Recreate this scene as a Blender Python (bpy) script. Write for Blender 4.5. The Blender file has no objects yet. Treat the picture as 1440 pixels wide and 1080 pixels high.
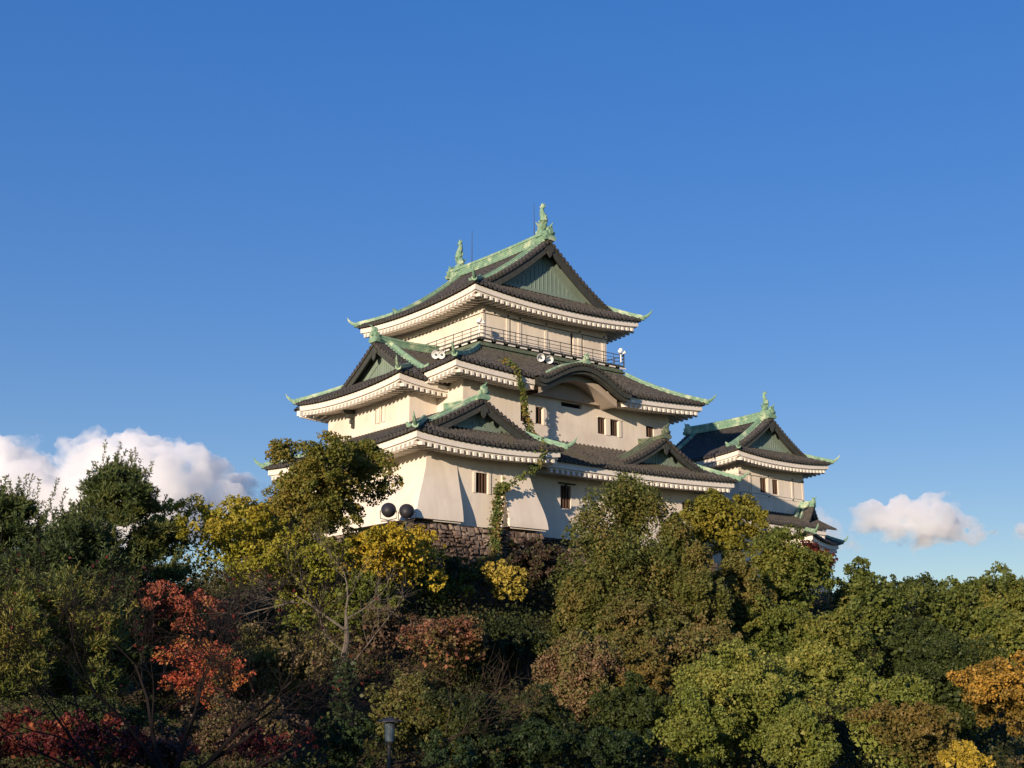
import bpy, math, random
import numpy as np
from mathutils import Vector

# ------------------------------------------------------------------ camera, light, sky
scene = bpy.context.scene
col = scene.collection
R = math.radians
SUN_EL, SUN_U, SUN_V = R(10.0), math.cos(R(25)), math.sin(R(25))      # the sunlight travels mostly along +X

F_PX = 1850.0
PITCH = math.atan(435 / F_PX)
AR = R(51.5)
H = np.array([math.cos(AR), math.sin(AR), 0.0])                       # view heading on the ground
RT = np.array([math.sin(AR), -math.cos(AR), 0.0])                     # to the right of it
CAM = np.array([-51.965, -68.554, 2.5])
FWD = math.cos(PITCH) * H + np.array([0, 0, math.sin(PITCH)])
cd = bpy.data.cameras.new('camera')
co = bpy.data.objects.new('camera', cd)
col.objects.link(co)
co.location = CAM
co.rotation_euler = Vector(FWD).to_track_quat('-Z', 'Y').to_euler()
cd.sensor_width = 36
cd.lens = 36 * F_PX / 1440
cd.clip_start = 0.5
cd.clip_end = 12000
scene.camera = co

w = bpy.data.worlds.new('World')
scene.world = w
w.use_nodes = True
nt = w.node_tree
nt.nodes.clear()
sky = nt.nodes.new('ShaderNodeTexSky')
sky.sky_type = 'NISHITA'
sky.sun_disc = False
sky.sun_elevation = SUN_EL
sky.sun_rotation = math.atan2(-SUN_U, -SUN_V)
sky.altitude = 0
sky.air_density = 1.0
sky.dust_density = 0.0
sky.ozone_density = 3.0
bg = nt.nodes.new('ShaderNodeBackground')
bg.inputs['Strength'].default_value = 0.13
wo = nt.nodes.new('ShaderNodeOutputWorld')
gm = nt.nodes.new('ShaderNodeGamma')
gm.inputs['Gamma'].default_value = 0.42
hs = nt.nodes.new('ShaderNodeHueSaturation')
hs.inputs['Saturation'].default_value = 2.1
hs.inputs['Hue'].default_value = 0.532
hs.inputs['Value'].default_value = 2.05
nt.links.new(sky.outputs[0], gm.inputs['Color'])
nt.links.new(gm.outputs[0], hs.inputs['Color'])
nt.links.new(hs.outputs[0], bg.inputs['Color'])
nt.links.new(bg.outputs[0], wo.inputs['Surface'])

sd = bpy.data.lights.new('sun', 'SUN')
sd.energy = 5.0
sd.angle = R(0.5)
sd.color = (1.0, 0.80, 0.60)
so = bpy.data.objects.new('sun', sd)
col.objects.link(so)
so.rotation_euler = Vector((SUN_U * math.cos(SUN_EL), SUN_V * math.cos(SUN_EL), -math.sin(SUN_EL))).to_track_quat('-Z', 'Y').to_euler()
so.location = (-120, -60, 60)

vs = scene.view_settings
vs.view_transform = 'Standard'
vs.look = 'None'
vs.exposure = 0.4
vs.gamma = 1.0
scene.cycles.max_bounces = 20
scene.cycles.diffuse_bounces = 3
scene.cycles.glossy_bounces = 2
scene.cycles.transmission_bounces = 3
scene.cycles.volume_bounces = 20
scene.cycles.use_denoising = True

# ------------------------------------------------------------------ materials
def mat(name, color, rough=0.7, spec=0.3, color2=None, nscale=1.0, namt=1.0, stretch=(1, 1, 1), bump=0.0, bscale=20.0, c3=None, s3=0.2):
    m = bpy.data.materials.new(name)
    m.use_nodes = True
    n = m.node_tree.nodes
    l = m.node_tree.links
    p = n['Principled BSDF']
    p.inputs['Roughness'].default_value = rough
    p.inputs['Specular IOR Level'].default_value = spec
    p.inputs['Base Color'].default_value = (*color, 1)
    if color2 is not None or bump:
        tc = n.new('ShaderNodeTexCoord')
        mp = n.new('ShaderNodeMapping')
        mp.inputs['Scale'].default_value = stretch
        l.new(tc.outputs['Object'], mp.inputs['Vector'])
    if color2 is not None:
        no = n.new('ShaderNodeTexNoise')
        no.inputs['Scale'].default_value = nscale
        no.inputs['Detail'].default_value = 7
        no.inputs['Roughness'].default_value = 0.65
        l.new(mp.outputs[0], no.inputs['Vector'])
        cr = n.new('ShaderNodeValToRGB')
        cr.color_ramp.elements[0].position = 0.5 - 0.25 / max(namt, .01)
        cr.color_ramp.elements[0].color = (*color, 1)
        cr.color_ramp.elements[1].position = 0.5 + 0.25 / max(namt, .01)
        cr.color_ramp.elements[1].color = (*color2, 1)
        l.new(no.outputs['Fac'], cr.inputs['Fac'])
        src = cr.outputs['Color']
        if c3 is not None:
            n3 = n.new('ShaderNodeTexNoise')
            n3.inputs['Scale'].default_value = s3
            n3.inputs['Detail'].default_value = 5
            l.new(tc.outputs['Object'], n3.inputs['Vector'])
            r3 = n.new('ShaderNodeValToRGB')
            r3.color_ramp.elements[0].position = 0.52
            r3.color_ramp.elements[0].color = (0, 0, 0, 1)
            r3.color_ramp.elements[1].position = 0.68
            r3.color_ramp.elements[1].color = (1, 1, 1, 1)
            l.new(n3.outputs['Fac'], r3.inputs['Fac'])
            mx = n.new('ShaderNodeMix')
            mx.data_type = 'RGBA'
            l.new(r3.outputs['Color'], mx.inputs['Factor'])
            l.new(src, mx.inputs['A'])
            mx.inputs['B'].default_value = (*c3, 1)
            src = mx.outputs['Result']
        l.new(src, p.inputs['Base Color'])
    if bump:
        nb = n.new('ShaderNodeTexNoise')
        nb.inputs['Scale'].default_value = bscale
        nb.inputs['Detail'].default_value = 4
        l.new(mp.outputs[0], nb.inputs['Vector'])
        b = n.new('ShaderNodeBump')
        b.inputs['Strength'].default_value = bump
        b.inputs['Distance'].default_value = 0.05
        l.new(nb.outputs['Fac'], b.inputs['Height'])
        l.new(b.outputs[0], p.inputs['Normal'])
    return m


def leafmat(name, ca, cb, cc=None, patch=0.5, pscale=0.35, trans=0.3, spec=0.25, rough=0.55):
    """leaves: every leaf its own tint between ca and cb, whole patches of the crown turned to cc"""
    m = bpy.data.materials.new(name)
    m.use_nodes = True
    n = m.node_tree.nodes
    l = m.node_tree.links
    p = n['Principled BSDF']
    p.inputs['Roughness'].default_value = rough
    p.inputs['Specular IOR Level'].default_value = spec
    ge = n.new('ShaderNodeNewGeometry')
    mx = n.new('ShaderNodeMix')
    mx.data_type = 'RGBA'
    l.new(ge.outputs['Random Per Island'], mx.inputs['Factor'])
    mx.inputs['A'].default_value = (*ca, 1)
    mx.inputs['B'].default_value = (*cb, 1)
    src = mx.outputs['Result']
    if cc is not None:
        tc = n.new('ShaderNodeTexCoord')
        no = n.new('ShaderNodeTexNoise')
        no.inputs['Scale'].default_value = pscale
        no.inputs['Detail'].default_value = 4
        l.new(tc.outputs['Object'], no.inputs['Vector'])
        ad = n.new('ShaderNodeMath')
        ad.operation = 'MULTIPLY_ADD'
        l.new(ge.outputs['Random Per Island'], ad.inputs[0])
        ad.inputs[1].default_value = 0.22
        l.new(no.outputs['Fac'], ad.inputs[2])
        cr = n.new('ShaderNodeValToRGB')
        e0 = 0.86 - 0.5 * patch
        cr.color_ramp.elements[0].position = max(0, e0 - 0.08)
        cr.color_ramp.elements[0].color = (0, 0, 0, 1)
        cr.color_ramp.elements[1].position = min(1, e0 + 0.08)
        cr.color_ramp.elements[1].color = (1, 1, 1, 1)
        l.new(ad.outputs[0], cr.inputs['Fac'])
        m2 = n.new('ShaderNodeMix')
        m2.data_type = 'RGBA'
        l.new(cr.outputs['Color'], m2.inputs['Factor'])
        l.new(src, m2.inputs['A'])
        m2.inputs['B'].default_value = (*cc, 1)
        src = m2.outputs['Result']
    l.new(src, p.inputs['Base Color'])
    tr = n.new('ShaderNodeBsdfTranslucent')
    l.new(src, tr.inputs['Color'])
    ms = n.new('ShaderNodeMixShader')
    ms.inputs[0].default_value = trans
    l.new(p.outputs[0], ms.inputs[1])
    l.new(tr.outputs[0], ms.inputs[2])
    l.new(ms.outputs[0], n['Material Output'].inputs['Surface'])
    return m


M = {}
M['plaster'] = mat('white_plaster', (.81, .735, .625), .85, .2, (.60, .525, .435), 1.3, .7, (1, 1, .14), .15, 9, (.62, .54, .45), .45)
M['eave_white'] = mat('eave_plaster', (.80, .75, .67), .85, .2, (.66, .60, .53), 1.6, .9)
M['tile'] = mat('roof_tile', (.016, .017, .018), .7, .3, (.098, .088, .076), 5.5, 1.5, (1, 1, 1), .4, 24, (.060, .055, .038), .6)
M['copper'] = mat('green_copper', (.25, .385, .25), .6, .35, (.11, .215, .145), 3.5, 1.3, (1, 1, 1), .2, 14, (.46, .53, .35), 1.3)
M['panel'] = mat('copper_panel', (.215, .275, .22), .6, .35, (.155, .21, .17), 2.0, .9, (1, 1, .3), .1, 10)
M['oldcopper'] = mat('aged_copper', (.15, .19, .12), .65, .3, (.07, .08, .055), 3.5, 1.3, (1, 1, 1), .2, 14)
M['darkwood'] = mat('dark_timber', (.030, .034, .030), .7, .3, (.065, .066, .055), 3.0, 1)
M['dark'] = mat('dark_interior', (.012, .011, .010), .9, .1)
M['bar'] = mat('brown_window_bar', (.11, .065, .04), .7, .3, (.07, .04, .03), 3, 1)
M['iron'] = mat('dark_iron', (.045, .048, .045), .5, .4, (.07, .06, .05), 5, 1)
M['stone'] = mat('rough_stone', (.17, .115, .085), .9, .2, (.075, .055, .045), .9, 1.2, (1, 1, 1), .5, 6, (.30, .24, .19), .5)
M['palestone'] = mat('pale_stone', (.10, .082, .065), .9, .2, (.06, .05, .04), 1.2, 1.2, (1, 1, 1), .4, 6)
M['tan'] = mat('tan_plaster', (.46, .39, .32), .85, .2, (.36, .30, .24), 1.5, .9, (1, 1, .3), .1, 9)  # plaster darkened so the shade inside the cusped gable sits in its colour
M['stonegap'] = mat('stone_joint', (.04, .032, .026), .95, .1)
M['soil'] = mat('hill_soil', (.045, .035, .022), .95, .1, (.085, .065, .04), .5, 1, (1, 1, 1), .4, 3)
M['lampwhite'] = mat('white_enamel', (.72, .72, .70), .4, .4)
M['lampblack'] = mat('black_enamel', (.020, .020, .024), .55, .4)
M['lampglass'] = mat('lantern_glass', (.10, .14, .16), .3, .5)
M['bark'] = mat('brown_bark', (.075, .055, .040), .9, .15, (.035, .027, .020), 4, 1.2, (1, 1, .25), .5, 12)
M['palebark'] = mat('pale_bark', (.17, .145, .115), .9, .15, (.085, .07, .055), 3, 1.2, (1, 1, .3), .5, 12)
M['blackbark'] = mat('blackish_bark', (.010, .009, .009), .9, .1, (.022, .017, .016), 4, 1)  # bark blackened to give the shadowed silhouette by its colour


# ------------------------------------------------------------------ mesh helper
class MB:
    def __init__(s):
        s.v = []
        s.f = []

    def add(s, vs_, fs_):
        b = len(s.v)
        s.v.extend([tuple(map(float, p)) for p in vs_])
        s.f.extend([tuple(b + i for i in f) for f in fs_])

    def box(s, x0, x1, y0, y1, z0, z1):
        s.add([(x0, y0, z0), (x1, y0, z0), (x1, y1, z0), (x0, y1, z0), (x0, y0, z1), (x1, y0, z1), (x1, y1, z1), (x0, y1, z1)],
              [(0, 3, 2, 1), (4, 5, 6, 7), (0, 1, 5, 4), (1, 2, 6, 5), (2, 3, 7, 6), (3, 0, 4, 7)])

    def obox(s, o, a, b, c):
        """box from corner o along edge vectors a, b, c"""
        o, a, b, c = (np.array(t, float) for t in (o, a, b, c))
        P = [o, o + a, o + a + b, o + b, o + c, o + a + c, o + a + b + c, o + b + c]
        F = [(0, 3, 2, 1), (4, 5, 6, 7), (0, 1, 5, 4), (1, 2, 6, 5), (2, 3, 7, 6), (3, 0, 4, 7)]
        if np.dot(np.cross(a, b), c) < 0:
            F = [f[::-1] for f in F]
        s.add(P, F)

    def grid(s, rows, flip=False):
        m, n = len(rows), len(rows[0])
        F = []
        for i in range(m - 1):
            for j in range(n - 1):
                f = (i * n + j, i * n + j + 1, (i + 1) * n + j + 1, (i + 1) * n + j)
                F.append(f[::-1] if flip else f)
        s.add([p for r in rows for p in r], F)

    def rings(s, rows, cap=True):
        m, n = len(rows), len(rows[0])
        F = []
        for i in range(m - 1):
            for j in range(n):
                k = (j + 1) % n
                F.append((i * n + j, i * n + k, (i + 1) * n + k, (i + 1) * n + j))
        if cap:
            F.append(tuple(range(n))[::-1])
            F.append(tuple((m - 1) * n + j for j in range(n)))
        s.add([p for r in rows for p in r], F)

    def tube(s, path, rad, n=6):
        path = [np.array(p, float) for p in path]
        rows = []
        for i, p in enumerate(path):
            d = path[min(i + 1, len(path) - 1)] - path[max(i - 1, 0)]
            d = d / (np.linalg.norm(d) + 1e-9)
            ref = np.array([0, 0, 1.0]) if abs(d[2]) < .9 else np.array([1.0, 0, 0])
            a = np.cross(d, ref)
            a /= np.linalg.norm(a)
            b = np.cross(d, a)
            r = rad[i] if hasattr(rad, '__len__') else rad
            rows.append([p + r * (math.cos(t) * a + math.sin(t) * b) for t in np.linspace(0, 2 * math.pi, n, endpoint=False)])
        s.rings(rows)

    def sweep(s, path, wd, ht, sec=None):
        """section in (side, up) swept along a path; default a box of width wd and height ht standing on the path"""
        path = [np.array(p, float) for p in path]
        rows = []
        for i, p in enumerate(path):
            d = path[min(i + 1, len(path) - 1)] - path[max(i - 1, 0)]
            d[2] = 0
            d /= np.linalg.norm(d) + 1e-9
            side = np.array([d[1], -d[0], 0])
            ww = wd[i] if hasattr(wd, '__len__') else wd
            hh = ht[i] if hasattr(ht, '__len__') else ht
            cs = [(-.5, 0), (-.5, .75), (-.3, 1), (.3, 1), (.5, .75), (.5, 0)] if sec is None else sec
            rows.append([p + side * (x * ww) + np.array([0, 0, y * hh]) for x, y in cs])
        s.rings(rows)

    def prism(s, poly, ext):
        """flat polygon extruded along the vector ext"""
        n = len(poly)
        P = [np.array(p, float) for p in poly]
        Q = [p + np.array(ext, float) for p in P]
        F = [tuple(range(n))[::-1], tuple(range(n, 2 * n))] + [(i, (i + 1) % n, n + (i + 1) % n, n + i) for i in range(n)]
        s.add(P + Q, F)

    def ball(s, c, r, seg=10, rings_=7):
        c = np.array(c, float)
        r = np.array([r, r, r] if not hasattr(r, '__len__') else r, float)
        rows = []
        for i in range(rings_ + 1):
            ph = -math.pi / 2 + math.pi * (i + .001) / (rings_ + .002)
            rows.append([c + r * np.array([math.cos(ph) * math.cos(t), math.cos(ph) * math.sin(t), math.sin(ph)])
                         for t in np.linspace(0, 2 * math.pi, seg, endpoint=False)])
        s.rings(rows)

    def build(s, name, m, parent=None, smooth=False):
        base = np.array(parent.matrix_basis.translation if parent is not None else (0, 0, 0), float)
        q = parent
        base = np.zeros(3)
        while q is not None:
            base += np.array(q.location)
            q = q.parent
        me = bpy.data.meshes.new(name)
        v = np.array(s.v, float).reshape(-1, 3) - base
        me.from_pydata(v.tolist(), [], s.f)
        me.materials.append(m)
        if smooth:
            me.polygons.foreach_set('use_smooth', [True] * len(me.polygons))
        me.update()
        o = bpy.data.objects.new(name, me)
        col.objects.link(o)
        o.parent = parent
        return o


def empty(name, loc, label, cat, group=None):
    o = bpy.data.objects.new(name, None)
    col.objects.link(o)
    o.location = loc
    o['label'] = label
    o['category'] = cat
    if group:
        o['group'] = group
    return o


def tag(o, label, cat, group=None):
    o['label'] = label
    o['category'] = cat
    if group:
        o['group'] = group
    return o


def V3(p, z):
    return np.array([p[0], p[1], z], float)


# ------------------------------------------------------------------ roofs
TP = [(0, -.05), (.22, -.02), (.27, .09), (.5, .16), (.73, .09), (.78, -.02)]


class Side:
    """one slope of a tiled roof: eave from O along a (length L), rising along n; f(d) height over the eave, cL/cR upturn at its ends"""
    def __init__(s, O, a, n, L, zE, f, cL=.4, cR=.4, pw=2.2):
        s.O, s.a, s.n, s.L, s.zE, s.f, s.cL, s.cR, s.pw = np.array(O, float), np.array(a, float), np.array(n, float), L, zE, f, cL, cR, pw

    def z(s, x, d):
        h = s.L / 2
        k = max(0.0, 1 - d / 3.2) ** 1.3
        l = max(0.0, 1 - max(0, x - d) / h) ** s.pw
        r = max(0.0, 1 - max(0, s.L - x - d) / h) ** s.pw
        return s.zE + s.f(d) + k * (s.cL * l + s.cR * r)

    def P(s, x, d, dz=0.0):
        q = s.O + s.a * x + s.n * d
        return np.array([q[0], q[1], s.z(x, d) + dz])

    def tiles(s, mb, segs, pitch=.38, steps=8, x_eave=None, gap=None):
        n_ = max(2, round(s.L / pitch))
        p = s.L / n_
        for (x0, x1, dmf, *d0_) in segs:
            d0f = d0_[0] if d0_ else (lambda x: 0.0)
            xs = []
            for k in range(n_):
                for (o, h) in TP:
                    x = (k + o) * p
                    if x0 - 1e-6 <= x <= x1 + 1e-6:
                        xs.append((x, h))
            if not xs:
                continue
            if xs[0][0] > x0 + .01:
                xs.insert(0, (x0, 0))
            if xs[-1][0] < x1 - .01:
                xs.append((x1, 0))
            rows = []
            for x, h in xs:
                dm = max(dmf(x), 0.02)
                d0 = d0f(x)
                rows.append([s.P(x, d0 + (dm - d0) * j / steps, h) for j in range(steps + 1)])
            mb.grid(rows)
        a0, a1 = x_eave if x_eave else (0, s.L)
        # eave lip and round end tiles
        for b0, b1 in ([(a0, a1)] if gap is None else [(a0, gap[0]), (gap[1], a1)]):
            mb.grid([[s.P(x, 0.0, .02), s.P(x, 0.0, -.13), s.P(x, .25, -.13)] for x in np.arange(b0, b1 + 1e-6, p / 2)])
        for k in range(n_):
            x = (k + .5) * p
            if not (a0 <= x <= a1) or (gap and gap[0] < x < gap[1]):
                continue
            c = s.P(x, -.05, .0)
            ring = [c + .13 * (math.cos(t) * np.append(s.a, 0) + math.sin(t) * np.array([0, 0, 1])) for t in np.linspace(0, 2 * math.pi, 8, endpoint=False)]
            mb.rings([[q + np.append(s.n, 0) * .12 for q in ring], ring])

    def eave(s, mb, over, xr=None, wall_x=None, rp=.47, raft=True):
        """white fascia, soffit and rafters; over = distance from eave to wall"""
        x0, x1 = xr if xr else (0, s.L)
        xs = np.linspace(x0, x1, max(6, int((x1 - x0) / .5)))

        def lo(x):            # nearer the corner the fascia mitres
            return x

        def strip(d0, d1, z0, z1):
            rows = []
            for x in xs:
                xa = min(max(x, d0 if x0 == 0 else x0), (s.L - d0) if x1 == s.L else x1)
                xb = min(max(x, d1 if x0 == 0 else x0), (s.L - d1) if x1 == s.L else x1)
                za = s.P(x, 0)[2] - s.zE * 0
                A = s.O + s.a * xa + s.n * d0
                B = s.O + s.a * xb + s.n * d1
                zz = s.z(x, 0) - s.f(0)
                rows.append([(A[0], A[1], zz + z1), (A[0], A[1], zz + z0), (B[0], B[1], zz + z0), (B[0], B[1], zz + z1), (A[0], A[1], zz + z1)])
            mb.grid(rows)
            for r in (rows[0], rows[-1]):
                mb.add(r[:4], [(0, 1, 2, 3)])
        strip(.17, .34, -.52, -.14)
        strip(.30, .42, -.62, -.525)
        # soffit
        rows = []
        for x in xs:
            xb = min(max(x, over if x0 == 0 else x0), (s.L - over) if x1 == s.L else x1)
            zz = s.z(x, 0)
            zw = s.z(xb, 0) + .10 * over
            A = s.O + s.a * min(max(x, .3), s.L - .3) + s.n * .3
            B = s.O + s.a * xb + s.n * (over + .02)
            rows.append([(A[0], A[1], zz - .55), (B[0], B[1], zw - .50)])
        mb.grid(rows, True)
        if raft:
            nn = int((x1 - x0) / rp)
            for k in range(nn + 1):
                x = x0 + (x1 - x0) * (k + .5) / (nn + 1)
                dm = over
                if x0 == 0:
                    dm = min(dm, x)
                if x1 == s.L:
                    dm = min(dm, s.L - x)
                if dm < .4:
                    continue
                zz = s.z(x, 0)
                q = s.O + s.a * (x - .11) + s.n * .22
                zr = (s.z(x, 0) + .10 * dm)
                mb.obox((q[0], q[1], zz - .86), np.append(s.a * .2, 0), np.append(s.n * (dm - .22), .10 * dm), (0, 0, .22))


def hip_ridge(mb, pts, wd=.3, ht=.29, tip=True):
    """copper hip ridge along roof points given from the top down to the eave corner; the tip curls up"""
    pts = [np.array(p, float) for p in pts]
    pts = [p + np.array([0, 0, .02]) for p in pts]
    mb.sweep(pts, wd, ht * .6)
    up = [p + np.array([0, 0, ht * .6]) for p in pts]
    mb.sweep(up, wd * .62, ht * .55)
    if tip:
        d = pts[-1] - pts[-2]
        d[2] = 0
        d /= np.linalg.norm(d)
        e = pts[-1] + np.array([0, 0, ht * .5])
        path = [e - d * .25, e + d * .12, e + d * .38 + np.array([0, 0, .12]), e + d * .62 + np.array([0, 0, .34]), e + d * .74 + np.array([0, 0, .58])]
        mb.tube(path, [.17, .15, .11, .075, .02], 6)
        e2 = pts[-1] - d * 1.5
        e2[2] = pts[max(0, len(pts) - 3)][2] * .5 + pts[-1][2] * .5 + ht
        mb.tube([pts[-1] + np.array([0, 0, .1]) - d * .05, pts[-1] + d * .16 + np.array([0, 0, .1])], [.2, .2], 8)


def finial(mb, c, n, s=1.0):
    """copper ridge-end ornament facing along -n"""
    c = np.array(c, float)
    n = np.append(np.array(n, float), 0)
    a = np.array([n[1], -n[0], 0])
    z = np.array([0, 0, 1.0])
    out = [(-.42, -.5), (-.55, -.28), (-.34, -.12), (-.42, .15), (-.2, .2), (-.22, .45), (0, .62), (.22, .45), (.2, .2), (.42, .15), (.34, -.12), (.55, -.28), (.42, -.5)]
    mb.prism([c + a * x * s + z * y * s for x, y in out], n * .3 * s)
    mb.tube([c + z * .1 * s, c - n * .12 * s + z * .1 * s], [.2 * s, .16 * s], 8)
    mb.tube([c + z * .4 * s + n * .15 * s, c + z * .58 * s - n * .05 * s, c + z * .72 * s - n * .26 * s], [.10 * s, .07 * s, .03 * s], 6)


def gable(roof, c, a, n, P, xf, zb, panel_d=.5, verge=.85, pitch=.36, fin=1.0, hgt=.42, ridges=True, rm='copper'):
    """everything on the triangular end of a roof: verge tiles, barge board, copper pediment, down ridges. c = centre on the front plane (x, y),
    a = along the front, n = inward, P(x) roof height at distance x from the centre line, xf = half width"""
    c, a, n = np.array(c, float), np.array(a, float), np.array(n, float)

    def Q(x, d, z):
        q = c + a * x + n * d
        return np.array([q[0], q[1], z])
    vt, bb, pn, gr, fr = MB(), MB(), MB(), MB(), MB()
    for sg in (-1, 1):
        m = max(3, int(xf * 1.2 / pitch))
        xs = []
        for k in range(m):
            for o, h in TP:
                xs.append(((k + o) / m * xf, h * 1.1))
        xs.append((xf, 0))
        rows = [[Q(sg * x, -.03, P(x) - .12), Q(sg * x, -.03, P(x) + .08 + h), Q(sg * x, verge, P(x) + .08 + h)] for x, h in xs]
        vt.grid(rows, sg > 0)
        for k in range(m):
            x = (k + .5) / m * xf
            ring = [Q(sg * x + .1 * math.cos(t), -.06, P(x) + .07 + .1 * math.sin(t)) for t in np.linspace(0, 2 * math.pi, 8, endpoint=False)]
            vt.rings([ring, [q + np.append(n * .15, 0) for q in ring]])
        xs2 = np.linspace(0, xf, 12)
        # underside and barge board
        bb.grid([[Q(sg * x, 0.0, P(x) - .12), Q(sg * x, panel_d + .1, P(x) - .12)] for x in xs2], sg < 0)
        bb.grid([[Q(sg * x, .06, P(x) - .12), Q(sg * x, .06, P(x) - .12 - hgt), Q(sg * x, .16, P(x) - .12 - hgt), Q(sg * x, .16, P(x) - .12)] for x in xs2], sg > 0)
        if ridges:
            pa = [Q(sg * x, verge + .42, P(x) + .02) for x in np.linspace(.1, xf * .93, 10)]
            gr.sweep(pa, .3, .36)
            gr.sweep([p + np.array([0, 0, .36]) for p in pa], .2, .1)
            pb = [Q(sg * x, verge + .02, P(x) + .06) for x in np.linspace(.1, xf * .96, 10)]
            gr.sweep(pb, .18, .2)
            e = pa[-1]
            dirx = np.append(a * sg, 0)
            gr.tube([e + np.array([0, 0, .2]), e + dirx * .3 + np.array([0, 0, .22]), e + dirx * .55 + np.array([0, 0, .45])], [.24, .2, .05], 7)
        # frame boards of the pediment
        pth = [Q(sg * x, panel_d - .06, P(x) - .12 - hgt - .05) for x in np.linspace(.05, xf * .86, 9)]
        fr.grid([[p, p + np.array([0, 0, -.42]), p + np.append(n * .1, -.42)] for p in pth], sg > 0)
    zp = zb
    xs3 = np.linspace(-xf, xf, 33)
    rows = []
    for x in xs3:
        zt = max(zp + .001, P(abs(x)) - .1)
        rows.append([Q(x, panel_d, zp), Q(x, panel_d, zt)])
    pn.grid(rows)
    for x in xs3[1:-1]:
        zt = P(abs(x)) - .7
        if zt > zp + .1:
            q = Q(x - .02, panel_d - .035, zp)
            pn.obox(q, np.append(a * .04, 0), np.append(n * .034, 0), (0, 0, zt - zp))
    xb = next((x for x in np.linspace(xf, 0, 60) if P(x) - .7 > zp), xf * .6)
    q = Q(-xb, panel_d - .14, zp)
    fr.obox(q, np.append(a * 2 * xb, 0), np.append(n * .13, 0), (0, 0, .22))
    # hanging ornament under the peak
    orn = [(0, 0), (.32, -.18), (.42, -.45), (.22, -.5), (.18, -.75), (0, -.95), (-.18, -.75), (-.22, -.5), (-.42, -.45), (-.32, -.18)]
    orn_ = MB()
    orn_.prism([Q(x * fin, -.02, P(0) - .3 + y * fin) for x, y in orn], np.append(n * .07, 0))
    orn_.build('gable_pendant', M['darkwood'], roof)
    vt.build('verge_tiles', M['tile'], roof)
    bb.build('barge_board', M['darkwood'], roof)
    pn.build('gable_panel', M['panel'], roof)
    fr.build('gable_frame', M['panel'], roof)
    if ridges:
        gr.build('descending_ridge', M[rm], roof)
    f = MB()
    finial(f, Q(0, -.12, P(0) + .55 * fin), n, fin)
    f.build('ridge_finial', M[rm], roof)


def ridge_bar(roof, p0, p1, wd=.5, ht=.75, name='ridge', rm='copper'):
    mb = MB()
    p0, p1 = np.array(p0, float), np.array(p1, float)
    t = np.linspace(0, 1, 9)
    pts = [p0 + (p1 - p0) * k + np.array([0, 0, .12 * (2 * k - 1) ** 2]) for k in t]
    mb.sweep(pts, wd, ht * .7, [(-.5, 0), (-.5, 1), (.5, 1), (.5, 0)])
    mb.sweep([p + np.array([0, 0, ht * .7]) for p in pts], wd * 1.2, ht * .3)
    for k in range(3):
        mb.sweep([p + np.array([0, 0, ht * (.12 + .2 * k)]) for p in pts], wd * 1.08, .05, [(-.5, 0), (-.5, 1), (.5, 1), (.5, 0)])
    return mb.build(name, M[rm], roof)


def shachi(roof, base, inward, s=1.0):
    """dolphin-fish roof ornament standing on its head, tail in the air"""
    b = np.array(base, float)
    i = np.append(np.array(inward, float), 0)
    a = np.array([i[1], -i[0], 0])
    z = np.array([0, 0, 1.0])
    mb = MB()
    mb.prism([b + a * x + z * y for x, y in [(-.36 * s, -.35 * s), (.36 * s, -.35 * s), (.3 * s, .12 * s), (-.3 * s, .12 * s)]], i * .7 * s)
    pth = [(.62, .10), (.42, .30), (.22, .55), (.12, .85), (.16, 1.15), (.30, 1.45), (.36, 1.72), (.28, 1.95)]
    rad = [.18, .30, .34, .31, .26, .21, .16, .10]
    mb.tube([b + i * x * s + z * y * s for x, y in pth], [r * s for r in rad], 8)
    # tail fan
    for (dx, dz, wx) in [(-.30, .30, .10), (-.02, .42, .12), (.30, .22, .10), (-.46, .05, .08)]:
        p = b + i * .30 * s + z * 1.85 * s
        t = p + i * dx * s + z * dz * s
        mb.tube([p, (p + t) / 2 + z * .05 * s, t], [.10 * s, wx * .9 * s, .02 * s], 5)
    # fins and dorsal spikes
    for (x, y, dx, dz) in [(-.02, .55, -.30, .12), (-.04, 1.0, -.26, .2), (.5, .85, .2, .2)]:
        p = b + i * x * s + z * y * s + i * .1 * s
        mb.prism([p - z * .12 * s, p + z * .16 * s, p + i * dx * s + z * dz * s], a * .07 * s)
    for sg in (-1, 1):
        p = b + i * .35 * s + z * .42 * s + a * sg * .2 * s
        mb.prism([p - z * .15 * s, p + z * .18 * s, p + a * sg * .36 * s + z * .28 * s], i * .08 * s)
        mb.ball(b + i * .5 * s + z * .28 * s + a * sg * .22 * s, .07 * s, 6, 4)
    return mb.build('dolphin_ornament', M['copper'], roof)


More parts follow.
